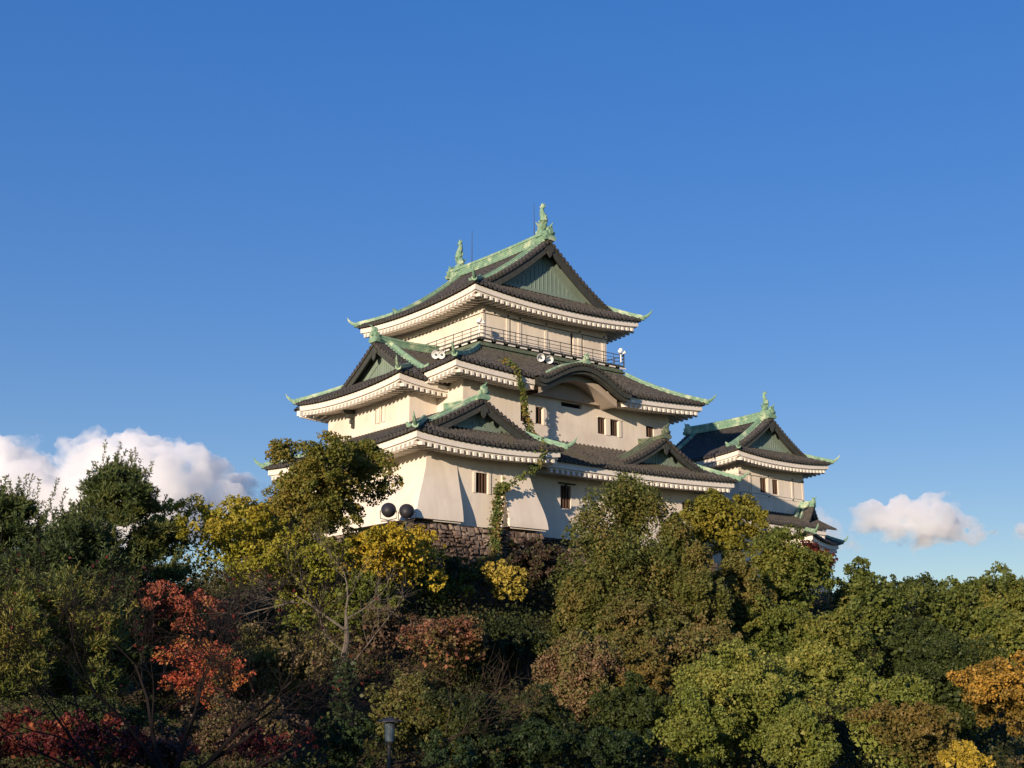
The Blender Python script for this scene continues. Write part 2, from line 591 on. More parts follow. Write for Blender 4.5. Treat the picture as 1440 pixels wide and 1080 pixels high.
# ------------------------------------------------------------------ walls
def wall_face(mb, O, a, L, z0, z1, holes=(), depth=.22, inn=None):
    """plaster face with rectangular openings (x0, x1, z0, z1) and their reveals; inn = inward direction"""
    O, a = np.array(O, float), np.array(a, float)
    xs = sorted({0, L} | {h[0] for h in holes} | {h[1] for h in holes})
    zs = sorted({z0, z1} | {h[2] for h in holes} | {h[3] for h in holes})

    def Q(x, z, d=0.0):
        q = O + a * x + inn * d
        return (q[0], q[1], z)
    for i in range(len(xs) - 1):
        for j in range(len(zs) - 1):
            cx, cz = (xs[i] + xs[i + 1]) / 2, (zs[j] + zs[j + 1]) / 2
            if any(h[0] < cx < h[1] and h[2] < cz < h[3] for h in holes):
                continue
            mb.add([Q(xs[i], zs[j]), Q(xs[i + 1], zs[j]), Q(xs[i + 1], zs[j + 1]), Q(xs[i], zs[j + 1])], [(0, 1, 2, 3)])
    for h in holes:
        c = [(h[0], h[2]), (h[1], h[2]), (h[1], h[3]), (h[0], h[3])]
        for k in range(4):
            p, q = c[k], c[(k + 1) % 4]
            mb.add([Q(*p), Q(*p, depth), Q(*q, depth), Q(*q)], [(0, 1, 2, 3)])


def window(wallobj, O, a, inn, h, depth=.22, bars=2, shutter=None):
    """barred opening: a dark room behind, upright bars, and a plaster shutter leaf where one stands open"""
    O, a, inn = np.array(O, float), np.array(a, float), np.array(inn, float)

    def Q(x, z, d):
        q = O + a * x + inn * d
        return np.array([q[0], q[1], z])
    mb = MB()
    mb.add([Q(h[0], h[2], depth), Q(h[1], h[2], depth), Q(h[1], h[3], depth), Q(h[0], h[3], depth)], [(0, 1, 2, 3)])
    o = mb.build('window', M['dark'], wallobj)
    if bars:
        b = MB()
        for k in range(bars):
            x = h[0] + (h[1] - h[0]) * (k + .5) / bars
            b.obox(Q(x - .045, h[2] + .001, .08), np.append(a * .09, 0), np.append(inn * .09, 0), (0, 0, h[3] - h[2] - .002))
        b.build('window_bars', M['bar'], wallobj)
    if shutter:
        b = MB()
        b.obox(Q(shutter[0], h[2] + .02, .05), np.append(a * (shutter[1] - shutter[0]), 0), np.append(inn * .12, 0), (0, 0, h[3] - h[2] - .04))
        b.build('window_shutter', M['plaster'], wallobj)
    return o


X_, Y_ = np.array([1.0, 0]), np.array([0, 1.0])
# ------------------------------------------------------------------ the keep
keep = empty('castle_keep', (5.7, 5.6, 12.2), 'white three-storey castle keep with dark tiled roofs, green copper ridges and gables', 'castle')


def qf(p, q, lim=99):
    return lambda d: p * min(d, lim) + q * min(d, lim) ** 2


def rim(mb, O, a, n, L, dms, zE, f, cL, cR, segs=None, over=1.8, raft=True, eave=True, xr=None, emb=None, x_eave=None, pitch=.38, gap=None):
    s = Side(O, a, n, L, zE, f, cL, cR)
    s.tiles(mb, dms, pitch, x_eave=x_eave, gap=gap)
    if eave:
        for i_, r in enumerate(xr or [None]):
            s.eave(emb[i_] if isinstance(emb, list) else emb, over, r, raft=raft)
    return s


def hips(roof, sides_pts, **k):
    for pts in sides_pts:
        mb = MB()
        hip_ridge(mb, pts, **k)
        mb.build('hip_ridge', M['copper'], roof)


# --- top storey
W3 = MB()
for O, a, L, inn in (((0, 0), X_, 11.4, Y_), ((0, 11.2), -Y_, 11.2, X_), ((11.4, 0), Y_, 11.2, -X_), ((11.4, 11.2), -X_, 11.4, -Y_)):
    holes = [(2.33, 2.47, 25.8, 27.66), (7.92, 8.2, 25.8, 27.66), (8.98, 9.12, 25.8, 27.66)] if a[0] == 1 else ()
    wall_face(W3, O, a, L, 25.2, 28.75, holes, .18, inn)
wall3 = W3.build('wall', M['plaster'], keep)
for h in [(2.33, 2.47, 25.8, 27.66), (7.92, 8.2, 25.8, 27.66), (8.98, 9.12, 25.8, 27.66)]:
    window(wall3, (0, 0), X_, Y_, h, .18, 0)
t = MB()
for z0, z1 in ((27.74, 27.95),):
    t.box(-.05, 11.45, -.05, -.002, z0, z1)
    t.box(-.05, -.002, -.002, 11.2, z0, z1)
for x0, x1 in ((0, .16), (2.05, 2.31), (3.1, 3.36), (5.5, 5.72), (8.6, 8.92), (10.95, 11.25)):
    t.box(x0, x1, -.05, -.002, 25.8, 27.68)
for y0 in (.02, 2.7, 5.5, 8.3, 10.9):
    t.box(-.05, -.002, y0, y0 + .24, 25.8, 27.68)
t.build('wall_timbers', M['plaster'], wall3)
t = MB()
t.box(-.02, 11.42, -.02, -.003, 27.685, 27.735)
t.box(-.02, -.003, 0, 11.2, 27.685, 27.735)
for x in (1.0, 2.18, 3.23, 5.6, 8.75, 11.1, .1):
    t.box(x - .07, x + .07, -.075, -.052, 27.78, 27.91)
t.build('wall_joint', M['darkwood'], wall3)

f3 = qf(.46, .0285)
zE3 = 28.8
T, E = MB(), MB()
A = (-1.95, -1.7)
dg = 1.3
S3f = rim(T, (-1.95, -1.7), X_, Y_, 15.3, [(0, 15.3, lambda x: min(x, 15.3 - x, dg + 1.05))], zE3, qf(.5, .065), .42, .42, over=1.72, emb=E)
S3l = rim(T, (-1.95, 12.9), -Y_, X_, 14.6, [(0, dg, lambda x: x), (dg, 14.6 - dg, lambda x: 7.65), (14.6 - dg, 14.6, lambda x: 14.6 - x)], zE3, f3, .42, .42, over=1.97, emb=E)
S3r = rim(T, (13.35, -1.7), Y_, -X_, 14.6, [(0, dg, lambda x: x), (dg, 14.6 - dg, lambda x: 7.65), (14.6 - dg, 14.6, lambda x: 14.6 - x)], zE3, f3, .42, .42, over=1.97, emb=E)
S3b = rim(T, (13.35, 12.9), -X_, -Y_, 15.3, [(0, 15.3, lambda x: min(x, 15.3 - x, dg + .6))], zE3, f3, .42, .42, over=1.72, emb=E, raft=False)
roof3 = T.build('roof', M['tile'], keep)
E.build('eave', M['eave_white'], roof3)
ds = [1.9, 1.5, 1.0, .6, .25, -.05]
hips(roof3, [[S3f.P(d, d) for d in ds], [S3f.P(15.3 - d, d) for d in ds], [S3b.P(d, d) for d in ds], [S3b.P(15.3 - d, d) for d in ds]])
P3 = lambda x: zE3 + f3(7.65 - x)
gable(roof3, (5.7, -.4), X_, Y_, P3, 6.1, 30.2, panel_d=.8, hgt=.6)
gable(roof3, (5.7, 11.6), -X_, -Y_, P3, 6.1, 30.35, panel_d=.5, hgt=.5)
ridge_bar(roof3, (5.7, -.25, 33.92), (5.7, 11.45, 33.92), .5, .8)
shachi(roof3, (5.7, .12, 34.85), Y_, 1.0)
shachi(roof3, (5.7, 10.75, 34.85), -Y_, 1.0)
for y in (1.35, 8.9):
    mb = MB()
    mb.tube([(5.7, y, 34.6), (5.7, y, 36.0), (5.7, y, 37.45)], [.035, .025, .012], 5)
    mb.build('lightning_rod', M['iron'], roof3)

# --- balcony round the top storey
b = MB()
b.box(-.9, 12.3, -.9, 12.1, 25.58, 25.70)
for x in np.arange(-.8, 12.3, 1.03):
    b.box(x, x + .1, -1.0, -.9, 25.5, 25.62)
balcony = b.build('balcony', M['darkwood'], keep)
b = MB()
for x in np.arange(-.55, 12.0, 1.03):
    b.box(x, x + .62, -.93, -.87, 25.44, 25.54)
    b.box(-.93, -.87, x, x + .62, 25.44, 25.54)
b.build('joist_ends', M['eave_white'], balcony)
b = MB()
b.box(-.84, 12.24, -.84, 12.04, 24.4, 25.4)
for z in (24.85, 25.12):
    b.box(-.96, 12.36, -.96, 12.16, z, z + .1)
b.build('base_ridge', M['oldcopper'], balcony)
b = MB()
for z, r in ((26.46, .03), (26.2, .022), (25.95, .022)):
    for p, q in (((-.88, -.88), (12.28, -.88)), ((-.88, -.88), (-.88, 12.08)), ((12.28, -.88), (12.28, 12.08)), ((-.88, 12.08), (12.28, 12.08))):
        b.tube([(*p, z), (*q, z)], r, 5)
for x in np.linspace(-.88, 12.28, 14):
    b.tube([(x, -.88, 25.7), (x, -.88, 26.5)], .025, 5)
    b.tube([(x, 12.08, 25.7), (x, 12.08, 26.5)], .025, 5)
for y in np.linspace(-.88, 12.08, 14)[1:-1]:
    b.tube([(-.88, y, 25.7), (-.88, y, 26.5)], .025, 5)
    b.tube([(12.28, y, 25.7), (12.28, y, 26.5)], .025, 5)
b.tube([(12.28, -.88, 25.5), (12.28, -.88, 26.58)], .05, 6)
b.build('railing', M['iron'], balcony)

# --- middle storey
hol = [(4.72, 5.35, 19.93, 21.05), (5.95, 6.65, 19.93, 21.05), (11.56, 12.26, 19.93, 21.05), (12.68, 13.5, 19.93, 21.05), (16.18, 16.95, 20.25, 21.05), (8.24, 10.1, 21.42, 21.72)]
W2 = MB()
wall_face(W2, (-3.5, -2.6), X_, 18.5, 17.6, 22.5, hol, .25, Y_)
wall_face(W2, (-3.5, 13.8), -Y_, 16.4, 17.6, 22.5, (), .25, X_)
wall_face(W2, (15, -2.6), Y_, 16.4, 17.6, 22.5, (), .25, -X_)
wall_face(W2, (15, 13.8), -X_, 18.5, 17.6, 22.5, (), .25, -Y_)
wall2 = W2.build('wall', M['plaster'], keep)
for k, h in enumerate(hol):
    window(wall2, (-3.5, -2.6), X_, Y_, h, .24, 0 if k in (1, 3, 5) else 3)
for x0, x1, h0, h1 in ((5.35, 5.95, 1.15, 3.5), (12.26, 12.68, 8.0, 10.3)):
    t = MB()
    t.box(-3.5 + x0, -3.5 + x1, -2.66, -2.602, 19.9, 21.075)
    t.box(h0, h1, -2.68, -2.602, 21.08, 21.13)
    t.build('window_frame', M['plaster'], wall2)
for x0, x1 in ((6.65, 6.95), (13.5, 13.75)):
    t = MB()
    t.box(-3.5 + x0, -3.5 + x1, -2.66, -2.602, 19.9, 21.07)
    t.build('window_jamb', M['plaster'], wall2)
for x in (5.98 - 3.5, 12.9 - 3.5):
    t = MB()
    for k in range(2):
        t.box(x + .1 + k * .26, x + .2 + k * .26, -2.5, -2.42, 19.94, 21.04)
    t.build('window_bars', M['bar'], wall2)

kc, kw, kz, kh = 4.9, 4.1, 22.3, 1.52


def kara(x):
    t_ = min(1.0, abs(x) / kw)
    return kz + kh * (0.5 + 0.5 * math.cos(math.pi * t_)) ** 0.72 + .28 * max(0, (t_ - .8) / .2) ** 2


f2s = qf(.5, .046, 3.6)
f2l = qf(.40, .0295, 4.5)
zE2 = 22.5
T, E, E2 = MB(), MB(), MB()
m2 = lambda x: min(x / 1.25, (22.35 - x) / 1.25, 3.6)
S2f = rim(T, (-5.5, -4.5), X_, Y_, 22.35, [(0, 6.9, m2), (6.9, 14.0, m2, lambda x: max(0., (kara(x - 5.5 - kc) - 22.62) / .6)), (14.0, 22.35, m2)], zE2, f2s, .40, .40, over=1.92, emb=[E, E2], xr=[(0, 6.6), (14.5, 22.35)], gap=(7.3, 13.6))
S2l = rim(T, (-5.5, 15.7), -Y_, X_, 20.2, [(9.5, 20.2, lambda x: min((20.2 - x) * 1.25, 4.5))], zE2, f2l, .40, .40, over=2.0, emb=E, xr=[(16.6, 20.2)], x_eave=(16.4, 20.2))
S2r = rim(T, (16.85, -4.5), Y_, -X_, 20.2, [(0, 20.2, lambda x: min(x * 1.25, (20.2 - x) * 1.25, 4.5))], zE2, f2l, .40, .40, over=1.87, emb=E)
S2b = rim(T, (16.85, 15.7), -X_, -Y_, 22.35, [(0, 22.35, lambda x: min(x / 1.25, (22.35 - x) / 1.25, 3.6))], zE2, f2s, .40, .40, over=1.92, emb=E, raft=False)
roof2 = T.build('roof', M['tile'], keep)
E2.build('eave', M['eave_white'], roof2)
E.build('eave', M['eave_white'], roof2)
ds = [3.6, 2.9, 2.2, 1.5, .9, .4, -.05]
hips(roof2, [[S2f.P(1.25 * d, d) for d in ds], [S2f.P(22.35 - 1.25 * d, d) for d in ds], [S2b.P(1.25 * d, d) for d in ds]])

# undulating cusped gable over the front of the middle roof
vt, bb, pl = MB(), MB(), MB()
nrow = 26
xs = []
for k in range(nrow):
    for o, h in TP:
        xs.append((-kw + (k + o) / nrow * 2 * kw, h))
xs.append((kw, 0))
vt.grid([[(kc + x, -5.1, kara(x) - .1), (kc + x, -5.1, kara(x) + h), (kc + x, -2.6, kara(x) + h + .05), (kc + x, -.9, kara(x) + h + .1)] for x, h in xs])
for k in range(nrow):
    x = -kw + (k + .5) / nrow * 2 * kw
    ring = [(kc + x + .115 * math.cos(t_), -5.14, kara(x) + .03 + .115 * math.sin(t_)) for t_ in np.linspace(0, 2 * math.pi, 8, endpoint=False)]
    vt.rings([ring, [(q[0], q[1] + .15, q[2]) for q in ring]])
xs = np.linspace(-kw, kw, 41)
bb.grid([[(kc + x, -5.05, kara(x) - .1), (kc + x, -5.05, kara(x) - .42), (kc + x, -4.9, kara(x) - .42), (kc + x, -4.9, kara(x) - .62), (kc + x, -4.6, kara(x) - .62), (kc + x, -4.6, kara(x) - .1)] for x in xs])
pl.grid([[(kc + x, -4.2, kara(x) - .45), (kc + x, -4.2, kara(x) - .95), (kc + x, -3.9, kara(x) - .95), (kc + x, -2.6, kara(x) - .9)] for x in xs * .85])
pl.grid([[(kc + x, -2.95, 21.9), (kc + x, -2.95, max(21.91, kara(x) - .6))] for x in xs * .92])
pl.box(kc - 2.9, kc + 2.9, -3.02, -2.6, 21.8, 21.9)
for sg in (-1, 1):
    pl.prism([(kc + sg * 2.75, -4.0, 21.98), (kc + sg * 3.5, -4.0, 21.98), (kc + sg * 2.85, -4.0, 22.6)], (0, .8, 0))
kr = vt.build('cusped_gable', M['tile'], roof2)
bb.build('barge_board', M['darkwood'], roof2)
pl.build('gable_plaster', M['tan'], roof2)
k = MB()
k.sweep([(kc, y, kara(0) + .08) for y in (-5.0, -3.6, -2.2, -.9)], .34, .3)
finial(k, (kc, -5.15, kara(0) + .38), Y_, .62)
for sg in (-1, 1):
    k.sweep([(kc + sg * x, -4.0, kara(x) + .1) for x in np.linspace(.1, 2.6, 7)], .2, .2)
k.build('ridge', M['copper'], roof2)

# --- left wing of the middle storey with its own gable
WL = MB()
wh = [(6.05, 6.3, 19.9, 20.9), (6.75, 7.0, 19.9, 20.9)]
wall_face(WL, (-5.7, 10.3), -Y_, 10.1, 17.8, 21.9, wh, .2, X_)
wall_face(WL, (-5.7, .2), X_, 2.3, 17.8, 21.9, (), .2, Y_)
wall_face(WL, (-3.4, 10.3), -X_, 2.3, 17.8, 21.9, (), .2, -Y_)
WL.box(-5.78, -5.702, 3.62, 3.98, 19.9, 20.95)
WL.box(-5.78, -5.702, 2.95, 3.28, 19.9, 20.95)
wallL = WL.build('wall', M['plaster'], keep)
for h in wh:
    window(wallL, (-5.7, 10.3), -Y_, X_, h, .19, 0)
t = MB()
for z, d in ((20.05, .16), (20.35, .3), (20.7, .55), (21.0, .85)):
    t.box(-5.72 - d, -5.703, 6.78, 7.0, z, z + .3)
t.build('eave_bracket', M['darkwood'], wallL)
fL = qf(.47, .018)
zEL = 22.0
T, E, E2 = MB(), MB(), MB()
SLf = rim(T, (-7.5, 11.7), -Y_, X_, 12.9, [(0, 12.9, lambda x: min(x, 12.9 - x, 2.75))], zEL, fL, .36, .36, over=1.82, emb=E)
SLr = rim(T, (-7.5, -1.2), X_, Y_, 9.0, [(0, 2.2, lambda x: x), (2.2, 7.6, lambda x: 6.45)], zEL, fL, .36, 0, over=1.42, emb=E, xr=[(0, 4.0)], x_eave=(0, 4.1))
SLl = rim(T, (1.5, 11.7), -X_, -Y_, 9.0, [(1.6, 6.8, lambda x: 6.45), (6.8, 9.0, lambda x: 9.0 - x)], zEL, fL, 0, .36, over=1.42, emb=E2, xr=[(5.0, 9.0)], x_eave=(4.9, 9.0))
roofL = T.build('roof', M['tile'], keep)
E2.build('eave', M['eave_white'], roofL)
E.build('eave', M['eave_white'], roofL)
ds = [2.5, 2.0, 1.5, 1.0, .5, .25, -.05]
hips(roofL, [[SLf.P(d, d) for d in ds], [SLf.P(12.9 - d, d) for d in ds]])
PL = lambda x: zEL + fL(6.45 - x)
gable(roofL, (-5.3, 5.25), -Y_, X_, PL, 4.5, 23.25, panel_d=.7, hgt=.45)
ridge_bar(roofL, (-5.2, 5.25, 25.72), (0.0, 5.25, 25.72), .42, .6)

# --- ground storey
W1 = MB()
bw = [(3.6, 4.55, 14.27, 15.5)]
wall_face(W1, (-8.4, -5.7), X_, 7.78, 12.2, 16.8, bw, .25, Y_)
wall_face(W1, (-.62, -5.7), Y_, 1.6, 12.2, 16.8, (), .2, -X_)
mw = [(3.95, 4.85, 14.2, 15.7), (15.2, 16.0, 14.4, 15.6)]
wall_face(W1, (-.62, -4.1), X_, 16.82, 12.2, 17.2, mw, .25, Y_)
wall_face(W1, (16.2, -4.1), Y_, 19.1, 12.2, 17.2, (), .2, -X_)
lw = [(11.2, 11.5, 14.1, 15.6), (12.0, 12.3, 14.5, 15.9)]
wall_face(W1, (-8.4, 8.7), -Y_, 14.4, 12.2, 16.9, lw, .22, X_)
wall_face(W1, (-8.4, 8.7), X_, 3, 12.2, 16.9, (), .2, -Y_)
wall_face(W1, (-5.4, 15), -Y_, 6.3, 12.2, 16.9, (), .2, X_)


def flare(t_):
    return t_ * t_ * (3 - 2 * t_) * .8 + .2 * t_


def bay(mb, x0, x1, fl, fr, dv, zt=16.05, zb=12.3, y=-5.7):
    """stone-dropping bay: the plaster sweeps out towards its open bottom; fl, fr = how far its left and right ends splay"""
    zs = np.linspace(0, 1, 25)
    rows = []
    for t_ in zs:
        k_ = flare(t_)
        z = zt + (zb - zt) * t_
        yy = y - .01 - dv * k_
        rows.append([(x0 - fl * k_ + (0 if fl else 0), y + (.6 if fl else 0), z), (x0 - fl * k_, yy, z), (x1 + fr * k_, yy, z), (x1 + fr * k_, y + (.6 if fr else 0), z)])
    mb.grid(rows, True)
    a_ = rows[-1]
    mb.add([a_[0], a_[1], a_[2], a_[3]], [(0, 1, 2, 3)])
    b_ = [np.array(p) - np.array([0, 0, .1]) for p in a_]
    mb.add([a_[1] + np.array([.12, .12, 0]), a_[2] + np.array([-.12, .12, 0]), b_[2] + np.array([-.12, .12, 0]), b_[1] + np.array([.12, .12, 0])], [(0, 1, 2, 3)])


wall1 = W1.build('wall', M['plaster'], keep)
B = MB()
bay(B, -8.4, -6.18, 0, 0, .72)
# the corner bay also splays along the left face
zs = np.linspace(0, 1, 25)
B.grid([[(-8.4 - 1.15 * flare(t_), 1.0, 16.05 - 3.75 * t_), (-8.4 - 1.15 * flare(t_), -5.7 - .72 * flare(t_) - .01, 16.05 - 3.75 * t_), (-8.39, -5.7 - .72 * flare(t_) - .01, 16.05 - 3.75 * t_)] for t_ in zs], True)
B.add([(-9.55, 1.0, 12.3), (-9.55, -6.43, 12.3), (-8.39, -6.43, 12.3), (-8.39, 1.0, 12.3)], [(0, 1, 2, 3)])
B.build('stone_drop_bay', M['plaster'], wall1)
B = MB()
bay(B, -2.82, -.62, 0, .85, .85)
B.build('stone_drop_bay', M['plaster'], wall1)
window(wall1, (-8.4, -5.7), X_, Y_, bw[0], .24, 4)
for h in mw:
    window(wall1, (-.62, -4.1), X_, Y_, h, .24, 4)
for h in lw:
    window(wall1, (-8.4, 8.7), -Y_, X_, h, .21, 0)
t = MB()
t.box(3.1, 4.5, -4.3, -4.102, 15.78, 15.86)
t.box(3.7, 3.8, -4.25, -4.102, 15.3, 15.77)
t.build('window_hood', M['darkwood'], wall1)
for x0, x1 in ((3.42, 3.6), (4.55, 4.75)):
    t = MB()
    t.box(-8.4 + x0, -8.4 + x1, -5.76, -5.702, 14.25, 15.52)
    t.build('window_jamb', M['plaster'], wall1)

fB = qf(.40, .018, 5.575)
zEB = 17.0
dgb = .95
T, E = MB(), MB()
SBf = rim(T, (-10.4, -7.5), X_, Y_, 11.15, [(0, 11.15, lambda x: min(x, 11.15 - x, dgb + .95))], zEB, qf(.5, .06), .32, .32, over=1.82, emb=E)
SBl = rim(T, (-10.4, 10.5), -Y_, X_, 18.0, [(0, 3, lambda x: x), (3, 13.1, lambda x: 6.9), (13.1, 18 - dgb, lambda x: 5.575), (18 - dgb, 18, lambda x: 18 - x)], zEB, fB, .32, .32, over=2.02, emb=E)
SBr = rim(T, (.75, -7.5), Y_, -X_, 9.0, [(0, dgb, lambda x: x), (dgb, 4.9, lambda x: 5.575)], zEB, fB, .32, 0, over=1.4, emb=E, xr=[(0, 1.5)], x_eave=(0, 1.6))
SBb = rim(T, (-3, 10.5), -X_, -Y_, 7.4, [(0, 7.4, lambda x: min(7.4 - x, 3))], zEB, fB, 0, .32, over=1.8, emb=E, raft=False)
fM = qf(.5, .022)
SMf = rim(T, (-4.8, -6.0), X_, Y_, 23.1, [(0, 23.1, lambda x: min(23.1 - x, 3.45))], 16.95, fM, 0, .30, over=1.92, emb=E, xr=[(5.75, 23.1)], x_eave=(5.7, 23.1))
SMr = rim(T, (18.3, -6.0), Y_, -X_, 22, [(0, 22, lambda x: min(x, 3.45))], 16.95, fM, .30, 0, over=2.1, emb=E, xr=[(0, 20)], x_eave=(0, 20))
roof1 = T.build('roof', M['tile'], keep)
E.build('eave', M['eave_white'], roof1)
ds = [1.8, 1.4, 1.0, .6, .25, -.05]
hips(roof1, [[SBf.P(d, d) for d in ds], [SBf.P(11.15 - d, d) for d in ds], [SBb.P(7.4 - d, d) for d in [2.6, 2, 1.5, 1, .5, .2, -.05]]])
hips(roof1, [[SMf.P(23.1 - d, d) for d in [3.4, 2.8, 2.2, 1.6, 1.0, .5, .2, -.05]]])
PB = lambda x: zEB + fB(5.575 - x)
gable(roof1, (-4.825, -6.55), X_, Y_, PB, 4.55, 18.05, panel_d=.75, hgt=.46, fin=.85)
ridge_bar(roof1, (-4.825, -6.45, 19.74), (-4.825, -2.6, 19.74), .36, .42)
# second, smaller gable
PG = lambda x: 19.6 - .68 * x + .0385 * x * x
T = MB()
for O, a, n in (((12.05 - 4.5, -2.5), -Y_, X_), ((12.05 + 4.5, -5.2), Y_, -X_)):
    s = Side(O, a, n, 2.7, PG(4.5), lambda d: PG(4.5 - d) - PG(4.5), 0, 0)
    s.tiles(T, [(0, 2.7, lambda x: 4.5)])
rg = T.build('gable_roof', M['tile'], keep)
gable(rg, (12.05, -5.2), X_, Y_, PG, 4.3, 17.65, panel_d=.8, hgt=.34, fin=.85, rm='oldcopper')
ridge_bar(rg, (12.05, -5.1, 19.55), (12.05, -2.6, 19.55), .34, .36, rm='oldcopper')

# ------------------------------------------------------------------ lamps and loudspeaker-like floodlights on the keep
def flood(loc, head, label, r=.27, m_out='lampwhite', m_in='lampwhite', drop=.32, group=None):
    """bowl floodlight: yoke, bowl and rim; head = direction it faces"""
    e = empty('floodlight', loc, label, 'floodlight', group)
    c = np.array(loc, float)
    hd = np.array(head, float)
    hd /= np.linalg.norm(hd)
    a_ = np.cross(hd, [0, 0, 1.0])
    a_ /= np.linalg.norm(a_)
    b_ = np.cross(a_, hd)

    def ring(r_, d):
        return [c + hd * d + r_ * (math.cos(t_) * a_ + math.sin(t_) * b_) for t_ in np.linspace(0, 2 * math.pi, 18, endpoint=False)]
    mb = MB()
    mb.rings([ring(.06, -.42), ring(.12, -.40), ring(.14, -.22), ring(r * .7, -.14), ring(r * .95, -.02), ring(r * 1.06, .05), ring(r * .96, .05), ring(r * .85, -.02), ring(r * .5, -.10), ring(.05, -.12)], True)
    mb.build('bowl', M[m_out], e, True)
    mb = MB()
    mb.ball(c - hd * .03, .09, 8, 6)
    mb.build('bulb', M['lampglass'], e)
    mb = MB()
    for sg in (-1, 1):
        mb.tube([c + a_ * sg * r * .9 - hd * .1, c + a_ * sg * r * .9 - hd * .1 + np.array([0, 0, drop])], .025, 5)
    mb.tube([c - a_ * r * .9 - hd * .1 + np.array([0, 0, drop]), c + a_ * r * .9 - hd * .1 + np.array([0, 0, drop])], .03, 5)
    mb.build('yoke', M['iron'], e)
    return e


flood((3.85, -1.55, 24.85), (-.35, -.9, -.35), 'left one of two white bowl floodlights under the balcony rail above the curved gable', group='floodlights on the balcony')
flood((4.62, -1.55, 24.83), (-.35, -.9, -.35), 'right one of two white bowl floodlights under the balcony rail, nearest the curved gable', group='floodlights on the balcony')
flood((-1.6, 3.2, 25.15), (-.8, -.5, -.3), 'left one of two white bowl floodlights beside the left gable ridge', group='floodlights on the balcony')
flood((-1.6, 2.5, 25.0), (-.8, -.5, -.3), 'right one of two white bowl floodlights beside the left gable ridge', group='floodlights on the balcony')


def cam_light(loc, label):
    e = empty('security_light', loc, label, 'light', 'small lights at the balcony corners')
    x, y, z = loc
    mb = MB()
    mb.tube([(x, y, z), (x, y, z + .7)], .05, 6)
    mb.build('post', M['lampwhite'], e)
    mb = MB()
    for dx, dy in ((-.2, .05), (.2, -.05)):
        mb.tube([(x + dx * .3, y + dy, z + .62), (x + dx, y + dy - .12, z + .72), (x + dx * 1.25, y + dy - .2, z + .76)], [.05, .1, .14], 8)
    mb.ball((x, y, z + .9), .17, 8, 6)
    mb.build('lamp_head', M['lampwhite'], e)


cam_light((-.98, -.98, 25.9), 'small white light on a post at the near balcony corner')
cam_light((11.9, -.98, 25.9), 'small white light at the right end of the balcony rail')

for (p, lab) in (((-11.1, -5.9, 12.62), 'left one of two black round floodlights below the white corner'), ((-10.3, -6.55, 12.55), 'right one of two black round floodlights, beside the flared corner bay')):
    e = empty('floodlight', (p[0], p[1], 10.4), lab, 'floodlight', 'black floodlights by the keep')
    mb = MB()
    c = np.array(p)
    hd = np.array([.55, .75, .55])
    hd /= np.linalg.norm(hd)
    a_ = np.cross(hd, [0, 0, 1.0])
    a_ /= np.linalg.norm(a_)
    b_ = np.cross(a_, hd)
    rows = []
    for d, r in ((-.42, .05), (-.40, .16), (-.32, .27), (-.18, .36), (0, .42), (.12, .44), (.12, .40), (0, .36)):
        rows.append([c + hd * d + r * (math.cos(t_) * a_ + math.sin(t_) * b_) for t_ in np.linspace(0, 2 * math.pi, 20, endpoint=False)])
    mb.rings(rows)
    mb.build('lamp_bowl', M['lampblack'], e, True)
    mb = MB()
    mb.tube([(p[0], p[1], 10.3), (p[0], p[1], p[2] - .55)], .06, 8)
    for sg in (-1, 1):
        q = c + a_ * sg * .46
        mb.tube([(p[0], p[1], p[2] - .55), (q[0], q[1], p[2] - .45), q], .03, 5)
    mb.tube([(p[0] - .3, p[1] + .3, p[2] - .6), (p[0] + .3, p[1] - .3, p[2] - .6)], .03, 5)
    mb.build('stand', M['iron'], e)


# ------------------------------------------------------------------ stone base of the keep
def stone_wall(mb, O, a, out, L, z0, z1, batter, seed):
    rng = random.Random(seed)
    O, a, out = np.array(O, float), np.array(a, float), np.array(out, float)

    def Q(x, z, d):
        k_ = (z1 - z) / (z1 - z0)
        q = O + a * x + out * (batter * k_ + d)
        return np.array([q[0], q[1], z])
    z = z0
    while z < z1 - .05:
        h = min(rng.uniform(.2, .46), z1 - z)
        x = -rng.uniform(0, .4)
        while x < L:
            w_ = rng.uniform(.22, .68)
            j = lambda s_=.08: rng.uniform(-s_, s_)
            g = .018
            c = [(x + g, z + g), (x + w_ - g, z + g), (x + w_ - g, z + h - g), (x + g, z + h - g)]
            c = [(p + j(), min(z1, q + j())) for p, q in c]
            m = (sum(p for p, q in c) / 4, sum(q for p, q in c) / 4)
            d1 = rng.uniform(.05, .24)
            outer = [Q(p, q, 0) for p, q in c]
            mid = [Q(m[0] + (p - m[0]) * .86, m[1] + (q - m[1]) * .84, d1 * .75) for p, q in c]
            inner = [Q(m[0] + (p - m[0]) * .5, m[1] + (q - m[1]) * .5, d1 + j(.03)) for p, q in c]
            mb.rings([outer, mid, inner])
            x += w_
        z += h
    return [Q(0, z0, -.02), Q(L, z0, -.02), Q(L, z1, -.02), Q(0, z1, -.02)]


